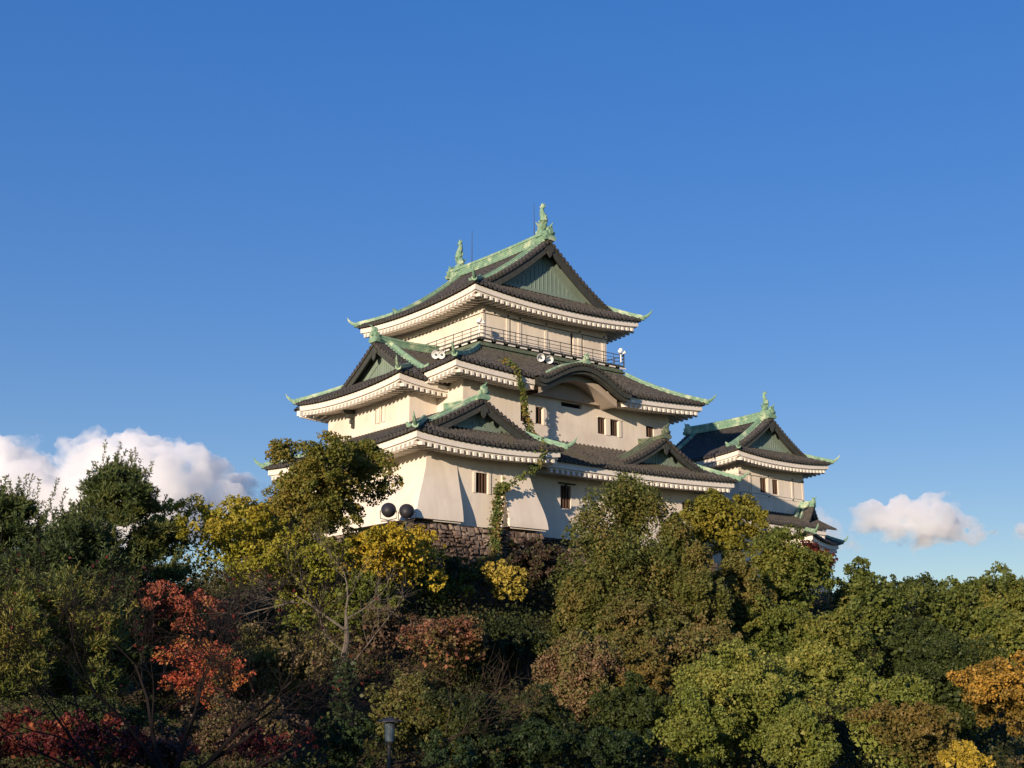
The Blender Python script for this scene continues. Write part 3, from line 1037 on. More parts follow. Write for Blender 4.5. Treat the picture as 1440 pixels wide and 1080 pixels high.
base = empty('stone_base', (3, 3, 8.5), 'rough brown stone wall under the white keep', 'stone wall')
base['kind'] = 'thing'
mb, gp = MB(), MB()
for k_, (O, a, out, L) in enumerate([((-9.2, -6.1), X_, -Y_, 9.0), ((-.2, -6.1), Y_, X_, 1.7), ((-.4, -4.5), X_, -Y_, 17.0), ((-9.2, 15), -Y_, -X_, 21.1), ((16.6, -4.5), Y_, X_, 19.5)]):
    gp.add(stone_wall(mb, O, a, out, L, 7.0, 12.15, 1.5, 11 + k_), [(0, 1, 2, 3)])
gp.add([(-9.2, -6.1, 12.1), (-.2, -6.1, 12.1), (-.2, -4.5, 12.1), (16.6, -4.5, 12.1), (16.6, 15, 12.1), (-9.2, 15, 12.1)], [(0, 1, 2, 3, 4, 5)])
mb.build('stones', M['stone'], base)
gp.build('wall_core', M['stonegap'], base)

# ------------------------------------------------------------------ corner turret farther back
tur = empty('corner_turret', (37.3, 11.5, 12), 'smaller white two-storey turret with a green ridged roof right of the keep', 'turret')
x0, x1, y0, y1 = 33.0, 41.6, 6.95, 16.6
Wt = MB()
th = [(2.75, 3.6, 19.55, 20.85), (4.35, 5.15, 19.55, 20.85)]
wall_face(Wt, (x0, y0), X_, x1 - x0, 17.5, 22.6, th, .22, Y_)
wall_face(Wt, (x0, y1), -Y_, y1 - y0, 17.5, 22.6, (), .2, X_)
wall_face(Wt, (x1, y0), Y_, y1 - y0, 17.5, 22.6, (), .2, -X_)
wall_face(Wt, (x1, y1), -X_, x1 - x0, 17.5, 22.6, (), .2, -Y_)
tw = Wt.build('wall', M['plaster'], tur)
for h in th:
    window(tw, (x0, y0), X_, Y_, h, .21, 3)
t = MB()
for z0_, z1_ in ((20.95, 21.15), (19.15, 19.35)):
    t.box(x0 - .05, x1 + .05, y0 - .05, y0 - .002, z0_, z1_)
    t.box(x0 - .05, x0 - .002, y0, y1, z0_, z1_)
for x in (0, 1.3, 3.7, 6.9, 8.35):
    t.box(x0 + x, x0 + x + .22, y0 - .045, y0 - .002, 19.36, 20.9)
t.build('wall_timbers', M['plaster'], tw)
t = MB()
for z in (20.905, 19.36):
    t.box(x0 - .02, x1 + .02, y0 - .02, y0 - .003, z, z + .04)
for x in (1.33, 6.93):
    t.box(x0 + x + .23, x0 + x + .27, y0 - .02, y0 - .003, 19.4, 20.9)
for x in (.1, 1.4, 3.8, 7.0, 8.4):
    for z in (21.05, 19.25):
        t.box(x0 + x - .07, x0 + x + .07, y0 - .08, y0 - .052, z - .07, z + .07)
t.build('wall_joint', M['darkwood'], tw)
ft = qf(.42, .034)
zt_ = 22.35
T, E = MB(), MB()
ex0, ex1, ey0, ey1 = x0 - 1.85, x1 + 1.85, y0 - 1.75, y1 + 1.75
Lx, Ly = ex1 - ex0, ey1 - ey0
hw = Lx / 2
dgt = 1.4
Stf = rim(T, (ex0, ey0), X_, Y_, Lx, [(0, Lx, lambda x: min(x, Lx - x, dgt + .6))], zt_, ft, .36, .36, over=1.77, emb=E)
Stl = rim(T, (ex0, ey1), -Y_, X_, Ly, [(0, dgt, lambda x: x), (dgt, Ly - dgt, lambda x: hw), (Ly - dgt, Ly, lambda x: Ly - x)], zt_, ft, .36, .36, over=1.87, emb=E)
Str = rim(T, (ex1, ey0), Y_, -X_, Ly, [(0, dgt, lambda x: x), (dgt, Ly - dgt, lambda x: hw), (Ly - dgt, Ly, lambda x: Ly - x)], zt_, ft, .36, .36, over=1.87, emb=E)
Stb = rim(T, (ex1, ey1), -X_, -Y_, Lx, [(0, Lx, lambda x: min(x, Lx - x, dgt + .6))], zt_, ft, .36, .36, over=1.77, emb=E, raft=False)
rt = T.build('roof', M['tile'], tur)
E.build('eave', M['eave_white'], rt)
ds = [1.9, 1.5, 1.0, .6, .25, -.05]
hips(rt, [[Stf.P(d, d) for d in ds], [Stf.P(Lx - d, d) for d in ds], [Stb.P(Lx - d, d) for d in ds]])
Pt = lambda x: zt_ + ft(hw - x)
cx_ = (ex0 + ex1) / 2
gable(rt, (cx_, ey0 + dgt), X_, Y_, Pt, hw - dgt - .2, 23.5, panel_d=.8, hgt=.42)
gable(rt, (cx_, ey1 - dgt), -X_, -Y_, Pt, hw - dgt - .2, 23.5, panel_d=.8, hgt=.42)
ridge_bar(rt, (cx_, ey0 + dgt + .1, Pt(0) - .05), (cx_, ey1 - dgt - .1, Pt(0) - .05), .5, .8)
shachi(rt, (cx_, ey0 + dgt + .5, Pt(0) + .75), Y_, .85)

# its lower storey and roof
Wl = MB()
for O, a, L, inn in (((31.5, 6.0), X_, 10.6, Y_), ((31.5, 18), -Y_, 12, X_), ((42.1, 6.0), Y_, 12, -X_)):
    wall_face(Wl, O, a, L, 9.5, 16.6, (), .2, inn)
wl = Wl.build('wall', M['plaster'], tur)
fl_ = qf(.46, .02)
T, E = MB(), MB()
Slf = rim(T, (29.7, 4.3), X_, Y_, 17.2, [(0, 13.0, lambda x: min(x, 2.9))], 16.5, fl_, .3, 0, over=1.7, emb=E, xr=[(0, 11.6)], x_eave=(0, 11.6))
Sll = rim(T, (29.7, 19.0), -Y_, X_, 14.7, [(0, 14.7, lambda x: min(14.7 - x, 3.6))], 16.5, fl_, 0, .3, over=1.8, emb=E)
rl = T.build('roof', M['tile'], tur)
E.build('eave', M['eave_white'], rl)
hips(rl, [[Slf.P(d, d) for d in (2.7, 2, 1.4, .8, .3, -.05)]])
# low wing set askew at the right end of the turret
WC = np.array([37.9, 3.1, 15.65])
wa, wn = np.array([.917, .40]), np.array([-.40, .917])
WLn = 9.0
wing = empty('gate_wing', (WC[0] + 1, WC[1] + 3, 9.5), 'low tiled wing with a green ridge at the right foot of the turret', 'building')
O2 = WC[:2]
q0 = O2 + wa * .9 + wn * .9
Wl = MB()
for O, a, L, inn in ((q0, wa, WLn - 1.8, wn), (q0 + wn * 9, -wn, 9, wa), (q0 + wa * (WLn - 1.8), wn, 9, -wa)):
    wall_face(Wl, O, a, L, 6.0, WC[2] - .3, (), .2, inn)
Wl.build('wall', M['plaster'], wing)
fw = qf(.42, .06)
zw = WC[2] - .15
T, E = MB(), MB()
hw2 = WLn / 2
Swf = rim(T, O2, wa, wn, WLn, [(0, WLn, lambda x: min(x, WLn - x, 1.6))], zw, fw, .3, .3, over=.95, emb=E)
Swl = rim(T, O2 + wn * 10, -wn, wa, 10, [(0, 8.9, lambda x: hw2), (8.9, 10, lambda x: 10 - x)], zw, fw, 0, .3, over=.95, emb=E)
Swr = rim(T, O2 + wa * WLn, wn, -wa, 10, [(0, 1.1, lambda x: x), (1.1, 10, lambda x: hw2)], zw, fw, .3, 0, over=.95, emb=E)
rw = T.build('roof', M['tile'], wing)
E.build('eave', M['eave_white'], rw)
hips(rw, [[Swf.P(d, d) for d in (1.6, 1.1, .7, .3, -.05)], [Swf.P(WLn - d, d) for d in (1.6, 1.1, .7, .3, -.05)]])
Pw = lambda x: zw + fw(hw2 - x)
gable(rw, O2 + wa * hw2 + wn * 1.1, wa, wn, Pw, hw2 - 1.1, zw + .95, panel_d=.4, hgt=.3, fin=.75)
g0 = O2 + wa * hw2
ridge_bar(rw, (*(g0 + wn * 1.2), Pw(0) - .05), (*(g0 + wn * 6.5), Pw(0) - .05), .4, .55)
tb = empty('turret_base', (38, 11, 6), 'stone wall under the small turret', 'stone wall')
tb['kind'] = 'thing'
mb, gp = MB(), MB()
for k_, (O, a, out, L) in enumerate([((31.2, 5.7), X_, -Y_, 14.8), ((31.2, 18), -Y_, -X_, 12.3), ((46.0, 5.7), Y_, X_, 12.3)]):
    gp.add(stone_wall(mb, O, a, out, L, 3.5, 9.6, 1.6, 31 + k_), [(0, 1, 2, 3)])
gp.add([(31.2, 5.7, 9.55), (46, 5.7, 9.55), (46, 18, 9.55), (31.2, 18, 9.55)], [(0, 1, 2, 3)])
mb.build('stones', M['stone'], tb)
gp.build('wall_core', M['stonegap'], tb)

# ------------------------------------------------------------------ ground
def sstep(t_):
    t_ = np.clip(t_, 0, 1)
    return t_ * t_ * (3 - 2 * t_)


def ground_z(x, y):
    x, y = np.asarray(x, float), np.asarray(y, float)
    dx = np.maximum(np.maximum(-9 - x, x - 45), 0)
    dy = np.maximum(np.maximum(-5 - y, y - 22), 0)
    S = sstep(np.hypot(dx, dy) / 27.0)
    z = 9.6 * (1 - S) - 1.3 * S
    dc = np.hypot(x - CAM[0], y - CAM[1])
    z = z + 2.1 * (1 - sstep((dc - 3) / 9.0))
    return z + .25 * np.sin(x * .35 + 1.3) * np.sin(y * .31) + .12 * np.sin(x * .9 + y * .7)


def axis(c, lim):
    a_ = list(np.arange(-96, 96.1, 3.0))
    s_ = 4.0
    while a_[-1] < lim:
        s_ *= 1.35
        a_ = [a_[0] - s_] + a_ + [a_[-1] + s_]
    return np.array(a_) + c


gx, gy = axis(-10, 4000), axis(-15, 4000)
mb = MB()
mb.grid([[(x, y, float(ground_z(x, y))) for y in gy] for x in gx], True)
g = mb.build('ground', M['soil'], None, True)
g['kind'] = 'structure'

# ------------------------------------------------------------------ foliage
LM = {
    'pine': ((.085, .115, .028), (.028, .048, .018), (.135, .135, .03), .38, .25),
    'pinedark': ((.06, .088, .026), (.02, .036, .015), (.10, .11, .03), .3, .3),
    'pinelow': ((.125, .15, .034), (.04, .065, .018), (.19, .17, .035), .42, .35),
    'yellowgreen': ((.33, .30, .03), (.15, .17, .02), (.33, .26, .03), .40, .3),
    'yellowgreen2': ((.28, .28, .03), (.13, .155, .02), (.38, .30, .035), .30, .3),
    'olivegreen': ((.20, .19, .026), (.085, .10, .018), (.24, .17, .025), .35, .3),
    'olive': ((.175, .175, .028), (.065, .082, .018), (.24, .18, .035), .36, .4),
    'yellow': ((.50, .36, .03), (.29, .23, .025), (.15, .18, .03), .24, .45),
    'green': ((.15, .18, .026), (.05, .075, .016), (.24, .21, .03), .3, .4),
    'yellowshrub': ((.36, .29, .045), (.18, .16, .03), (.46, .34, .06), .45, .6),
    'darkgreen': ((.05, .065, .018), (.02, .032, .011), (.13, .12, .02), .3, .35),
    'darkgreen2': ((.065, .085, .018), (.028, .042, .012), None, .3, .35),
    'purple': ((.09, .05, .038), (.045, .035, .025), (.07, .075, .025), .45, .6),
    'evergreen': ((.125, .14, .03), (.045, .065, .017), (.19, .145, .04), .30, .45),
    'evergreen2': ((.135, .14, .03), (.055, .07, .018), (.19, .145, .04), .34, .45),
    'goldolive': ((.20, .19, .026), (.10, .11, .017), (.26, .215, .028), .4, .35),
    'green2': ((.14, .17, .03), (.05, .075, .017), (.19, .18, .035), .35, .35),
    'green3': ((.14, .165, .032), (.05, .075, .018), (.20, .18, .035), .3, .3),
    'palegreen': ((.17, .165, .04), (.08, .085, .022), (.20, .15, .04), .35, .4),
    'redmaple': ((.13, .03, .018), (.06, .018, .014), None, .3, .4),
    'redbright': ((.40, .11, .065), (.20, .055, .035), (.24, .13, .05), .32, .6),
    'scarlet': ((.48, .10, .05), (.22, .05, .028), (.36, .18, .05), .40, .6),
    'darkred': ((.14, .024, .022), (.05, .013, .014), (.32, .10, .03), .24, .6),
    'russet': ((.28, .115, .065), (.13, .06, .04), (.15, .135, .04), .45, .5),
    'camphor': ((.195, .225, .042), (.08, .11, .022), (.28, .26, .055), .35, .4),
    'orange': ((.24, .155, .03), (.11, .09, .022), (.46, .26, .04), .38, .45),
    'brownfuzz': ((.15, .125, .03), (.075, .068, .02), (.20, .135, .035), .4, .6),
    'brightyellow': ((.50, .36, .04), (.25, .19, .03), None, .4, .6),
    'pinkbrown': ((.26, .15, .085), (.12, .085, .045), (.14, .135, .04), .5, .7),
    'olivebrown': ((.14, .14, .034), (.06, .07, .02), (.19, .135, .05), .36, .5),
    'greybrown': ((.16, .10, .065), (.085, .06, .04), (.10, .09, .03), .4, .6),
    'greybrown2': ((.19, .14, .07), (.09, .07, .038), (.15, .145, .035), .5, .6),
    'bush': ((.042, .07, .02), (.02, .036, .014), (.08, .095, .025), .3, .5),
    'ivy': ((.12, .15, .03), (.05, .08, .02), (.24, .17, .04), .35, 1.2),
    'cover': ((.06, .075, .02), (.022, .03, .01), (.12, .08, .032), .30, .25),
}
LMAT = {}


def lmat(k):
    if k not in LMAT:
        a_, b_, c_, pt, ps = LM[k]
        LMAT[k] = leafmat(k + '_leaves', a_, b_, c_, pt, ps, trans=.12 if 'pine' in k else .22)
    return LMAT[k]


def unit(v):
    return v / (np.linalg.norm(v, axis=1, keepdims=True) + 1e-9)


def leaf_quads(rng, pos, nrm, ln, wd):
    """kite-shaped leaves at pos, facing nrm"""
    n = len(pos)
    t_ = unit(np.cross(nrm, unit(rng.normal(size=(n, 3)))))
    b_ = np.cross(nrm, t_)
    sz = (0.45 + 1.0 * rng.random((n, 1)))
    L, W = ln * sz / 2, wd * sz / 2
    fold = nrm * (W * .35)
    return np.stack([pos + t_ * L, pos + b_ * W + fold, pos - t_ * L, pos - b_ * W + fold], axis=1)


def clump_leaves(rng, C, Rr, N, ln, wd, shell=.62, up=.35):
    """N leaves spread over ellipsoid clumps with centres C (K,3) and radii Rr (K,3)"""
    wts = Rr[:, 0] * Rr[:, 2]
    k = rng.choice(len(C), N, p=wts / wts.sum())
    d = unit(rng.normal(size=(N, 3)))
    d[:, 2] = np.where(rng.random(N) < .3, np.abs(d[:, 2]), d[:, 2])
    r = shell + (1.08 - shell) * rng.random((N, 1)) ** .7
    r = np.where(rng.random((N, 1)) < .22, rng.random((N, 1)) * shell, r)
    p = C[k] + d * Rr[k] * r
    nr = unit(d * .45 + np.array([0, 0, up * .8]) + rng.normal(size=(N, 3)) * .75)
    return leaf_quads(rng, p, nr, ln, wd)


def quads_obj(name, Q, m, parent=None):
    n = len(Q)
    me = bpy.data.meshes.new(name)
    me.vertices.add(n * 4)
    me.loops.add(n * 4)
    me.polygons.add(n)
    me.vertices.foreach_set('co', Q.reshape(-1).astype(np.float32))
    me.loops.foreach_set('vertex_index', np.arange(n * 4, dtype=np.int32))
    me.polygons.foreach_set('loop_start', np.arange(0, n * 4, 4, dtype=np.int32))
    me.polygons.foreach_set('loop_total', np.full(n, 4, dtype=np.int32))
    me.materials.append(m)
    me.update(calc_edges=True)
    me.validate()
    o = bpy.data.objects.new(name, me)
    col.objects.link(o)
    o.parent = parent
    return o


def trunk_mesh(rng, base, crown_c, crown_r, targets, r0):
    """tapered trunk with limbs that reach into the clumps"""
    mb = MB()
    h = crown_c[2] + crown_r[2] * .25
    n = 7
    pts = []
    off = np.zeros(2)
    for i in range(n + 1):
        t_ = i / n
        off = off + rng.normal(size=2) * .12 * (i > 0)
        q = np.array(base[:2]) * (1 - t_) + np.array(crown_c[:2]) * t_ + off * math.sin(math.pi * t_)
        pts.append(np.array([q[0], q[1], base[2] - .4 + (h - base[2] + .4) * t_]))
    mb.tube(pts, [r0 * (1.25 - t_ * 1.0) for t_ in np.linspace(0, 1, n + 1)], 8)
    for T_ in targets:
        i = rng.integers(n // 2, n)
        a_ = pts[i]
        mid = (a_ + T_) / 2 + np.array([0, 0, -.12 * np.linalg.norm(T_ - a_)]) + rng.normal(size=3) * .15
        rr = r0 * .45 * (1.2 - i / n)
        mb.tube([a_, mid, T_], [rr, rr * .65, rr * .2], 5)
        for _ in range(3):
            s_ = mid + (T_ - mid) * rng.random()
            e_ = s_ + rng.normal(size=3) * np.array([.6, .6, .4]) * crown_r[0] * .22
            mb.tube([s_, (s_ + e_) / 2 + rng.normal(size=3) * .06, e_], [rr * .35, rr * .25, rr * .1], 4)
    return mb


def make_tree(name, label, cat, kind, x, y, zt, zb, rx, mk, group, kw):
    rng = np.random.default_rng(kw.get('seed', 1) * 7 + 3)
    gz = float(ground_z(x, y))
    zb = max(zb, gz + .15) if kind != 'pine' else max(zb, gz + .8)
    e = empty(name, (x, y, gz), label, cat, group)
    c = np.array([0, 0, (zt + zb) / 2 - gz])
    rz = max(.5, (zt - zb) / 2)
    cr = np.array([rx, rx, rz])
    dist = math.hypot(x - CAM[0], y - CAM[1])
    leaf = 3.6 * dist / 1850 * .90                       # leaf sprays, larger on the far trees
    leaf = min(.28, max(.07, leaf * kw.get('leaf', 1.0)))
    dens = kw.get('sparse', 1.0)
    if kind == 'pine':
        C, Rr = [], []
        nl = max(5, int(rz * 2 / kw.get('gap', .55)))
        for i in range(nl):
            t_ = (i + .5 * rng.random() + .25) / nl
            prof = rx * (1 - t_ ** 1.9) ** .8 * (.72 + .4 * rng.random()) + .3
            m = max(4, int(4 + prof * 2.4))
            for k in range(m):
                an = rng.random() * 6.28
                rr = prof * (.25 + .75 * rng.random() ** .6)
                pr = (.34 + .30 * rng.random()) * (1 + .18 * rx)
                C.append([math.cos(an) * rr, math.sin(an) * rr, c[2] - rz + 2 * rz * t_ + rng.normal() * .2])
                Rr.append([pr, pr, pr * kw.get('flat', .42)])
        C, Rr = np.array(C), np.array(Rr)
        nt_ = int(min(8500, 44 * np.sum(Rr[:, 0] ** 2) / .16 * .55 + 500))
        w_ = Rr[:, 0] ** 2
        k = rng.choice(len(C), nt_, p=w_ / w_.sum())
        d = unit(rng.normal(size=(nt_, 3)))
        P_ = C[k] + d * Rr[k] * (rng.random((nt_, 1)) ** .4)
        ax = unit(d * .5 + np.stack([C[k][:, 0], C[k][:, 1], np.zeros(nt_)], 1) / (rx + .1) * .5 + np.array([0, 0, .75]) + rng.normal(size=(nt_, 3)) * .25)
        nn = 9
        A_ = np.repeat(ax, nn, 0)
        Pp = np.repeat(P_, nn, 0)
        dd = unit(A_ * .75 + rng.normal(size=A_.shape) * .55)
        ln = (.22 + .18 * rng.random((len(dd), 1))) * (dist / 55) ** .5
        wv = unit(np.cross(dd, rng.normal(size=dd.shape))) * .023 * (dist / 55)
        Q = np.stack([Pp + wv * .6, Pp + dd * ln * .6 + wv, Pp + dd * ln, Pp + dd * ln * .6 - wv], axis=1)
        # upright shoots stand out of the pads
        ns = 420
        k = rng.choice(len(C), ns)
        b0 = C[k] + rng.normal(size=(ns, 3)) * Rr[k] * .6 + np.array([0, 0, 1]) * Rr[k][:, 2:3] * .9
        dv = unit(np.stack([C[k][:, 0], C[k][:, 1], np.zeros(ns)], 1) / rx * .5 + np.array([0, 0, 1]) + rng.normal(size=(ns, 3)) * .18)
        hh_ = (.35 + .75 * rng.random(ns)) * dist / 60
        st = 9
        f_ = np.tile(np.linspace(0, 1, st), ns)[:, None]
        B0 = np.repeat(b0, st, 0) + np.repeat(dv * hh_[:, None], st, 0) * f_
        B0, D0 = np.repeat(B0, 6, 0), np.repeat(np.repeat(dv, st, 0), 6, 0)
        d2 = unit(D0 * .7 + rng.normal(size=D0.shape) * .6)
        l2 = .13 + .08 * rng.random((len(d2), 1))
        w2 = unit(np.cross(d2, rng.normal(size=d2.shape))) * .024 * (dist / 55)
        Q = np.concatenate([Q, np.stack([B0 + w2 * .6, B0 + d2 * l2 * .6 + w2, B0 + d2 * l2, B0 + d2 * l2 * .6 - w2], axis=1)])
        quads_obj('crown', Q, lmat(mk), e)
        mb = trunk_mesh(rng, (0, 0, 0), c, cr * np.array([1, 1, .8]), C[rng.choice(len(C), min(26, len(C)), replace=False)], .10 + .035 * rx * 1.6)
        mb.build('trunk', M['bark'], e)
        return e
    if kind == 'cone':
        K = int(60 + 16 * rx)
        t_ = rng.random(K) ** .85
        an = rng.random(K) * 6.28
        prof = rx * (1 - t_ ** 3.2) ** .7
        rr = prof * np.where(rng.random(K) < .75, .62 + .25 * rng.random(K), rng.random(K) * .6)
        C = np.stack([np.cos(an) * rr, np.sin(an) * rr, c[2] - rz + 2 * rz * t_ * .93], 1)
        s_ = (.13 + .13 * rng.random(K)) * rx * (1.05 - .35 * t_)
        Rr = np.stack([s_, s_, s_ * 1.4], 1)
    else:
        flat = .62 if kind == 'layer' else .9
        K1 = int(np.clip(7 + 1.7 * rx + .7 * rz, 7, 17))
        d = unit(rng.normal(size=(K1, 3)))
        d[:, 2] = np.where(rng.random(K1) < .4, np.abs(d[:, 2]), d[:, 2])
        lr = (.24 + .34 * rng.random(K1)) * min(rx, rz * 1.15)
        L_ = c + d * np.maximum(cr - lr[:, None] * np.array([1, 1, flat]), .1) * (.72 + .42 * rng.random((K1, 1)))
        C, Rr = [], []
        for i in range(K1):
            m = int(rng.integers(11, 18))
            dd = unit(rng.normal(size=(m, 3)))
            dd[:, 2] = np.where(rng.random(m) < .4, np.abs(dd[:, 2]), dd[:, 2])
            C.append(L_[i] + dd * lr[i] * np.array([1, 1, flat]) * (.66 + .42 * rng.random((m, 1))))
            s_ = lr[i] * (.15 + .20 * rng.random(m))
            Rr.append(np.stack([s_ * 1.15, s_ * 1.15, s_ * (.7 if kind == 'layer' else .9)], 1))
        C, Rr = np.concatenate(C), np.concatenate(Rr)
    area = 4.2 * np.sum(Rr[:, 0] * Rr[:, 2])
    N = int(np.clip(area / (leaf * leaf * .30) * 1.75, 3000, 64000) * dens)
    Q = clump_leaves(rng, C, Rr, N, leaf * 1.25, leaf * .78)
    # fill well inside the crown, so that one does not look straight through
    Nf = int(N * .10)
    Q2 = clump_leaves(rng, np.array([c]), np.array([cr * .6]), Nf, leaf * 1.9, leaf * 1.3, shell=.2) if dens > .8 else Q[:1]
    if kind == 'cone':
        Q2[:, :, :2] *= np.clip(1.15 - (Q2[:, :, 2:3] - c[2] + rz) / (2 * rz) * .8, .2, 1)
    Q = np.concatenate([Q, Q2])
    # ragged gaps and a wavering outline, so that the crown is not a set of domes
    pc = Q.mean(1)
    fld = np.zeros(len(pc))
    for _ in range(9):
        wl = rng.uniform(.55, 1.9)
        kv = rng.normal(size=3)
        kv = kv / np.linalg.norm(kv) * 6.283 / wl
        fld += np.sin(pc @ kv + rng.random() * 6.28) / 2.1
    off = np.stack([np.sin(pc[:, 1] * 1.7 + rng.random() * 6) + np.sin(pc[:, 2] * 2.6 + 1), np.sin(pc[:, 2] * 1.9 + rng.random() * 6) + np.sin(pc[:, 0] * 2.4), np.sin(pc[:, 0] * 1.6 + rng.random() * 6) + np.sin(pc[:, 1] * 2.9)], 1) * .10 * min(1.5, rx / 2)
    Q = Q + off[:, None, :]
    ok = (Q[:, :, 2].min(1) > .03) & (fld > kw.get('holes', {'cone': -1.15, 'layer': -.9}.get(kind, -.7)) + .25 * rng.normal(size=len(fld)))
    quads_obj('crown', Q[ok], lmat(mk), e)
    r0 = kw.get('trunk', .07 + .028 * rx * (1 if name != 'shrub' else .6))
    tg = C[rng.choice(len(C), min(10, len(C)), replace=False)]
    mb = trunk_mesh(rng, (0, 0, 0), c, cr, tg, r0)
    mb.build('trunk' if name != 'shrub' else 'stem', M['bark'], e)
    return e


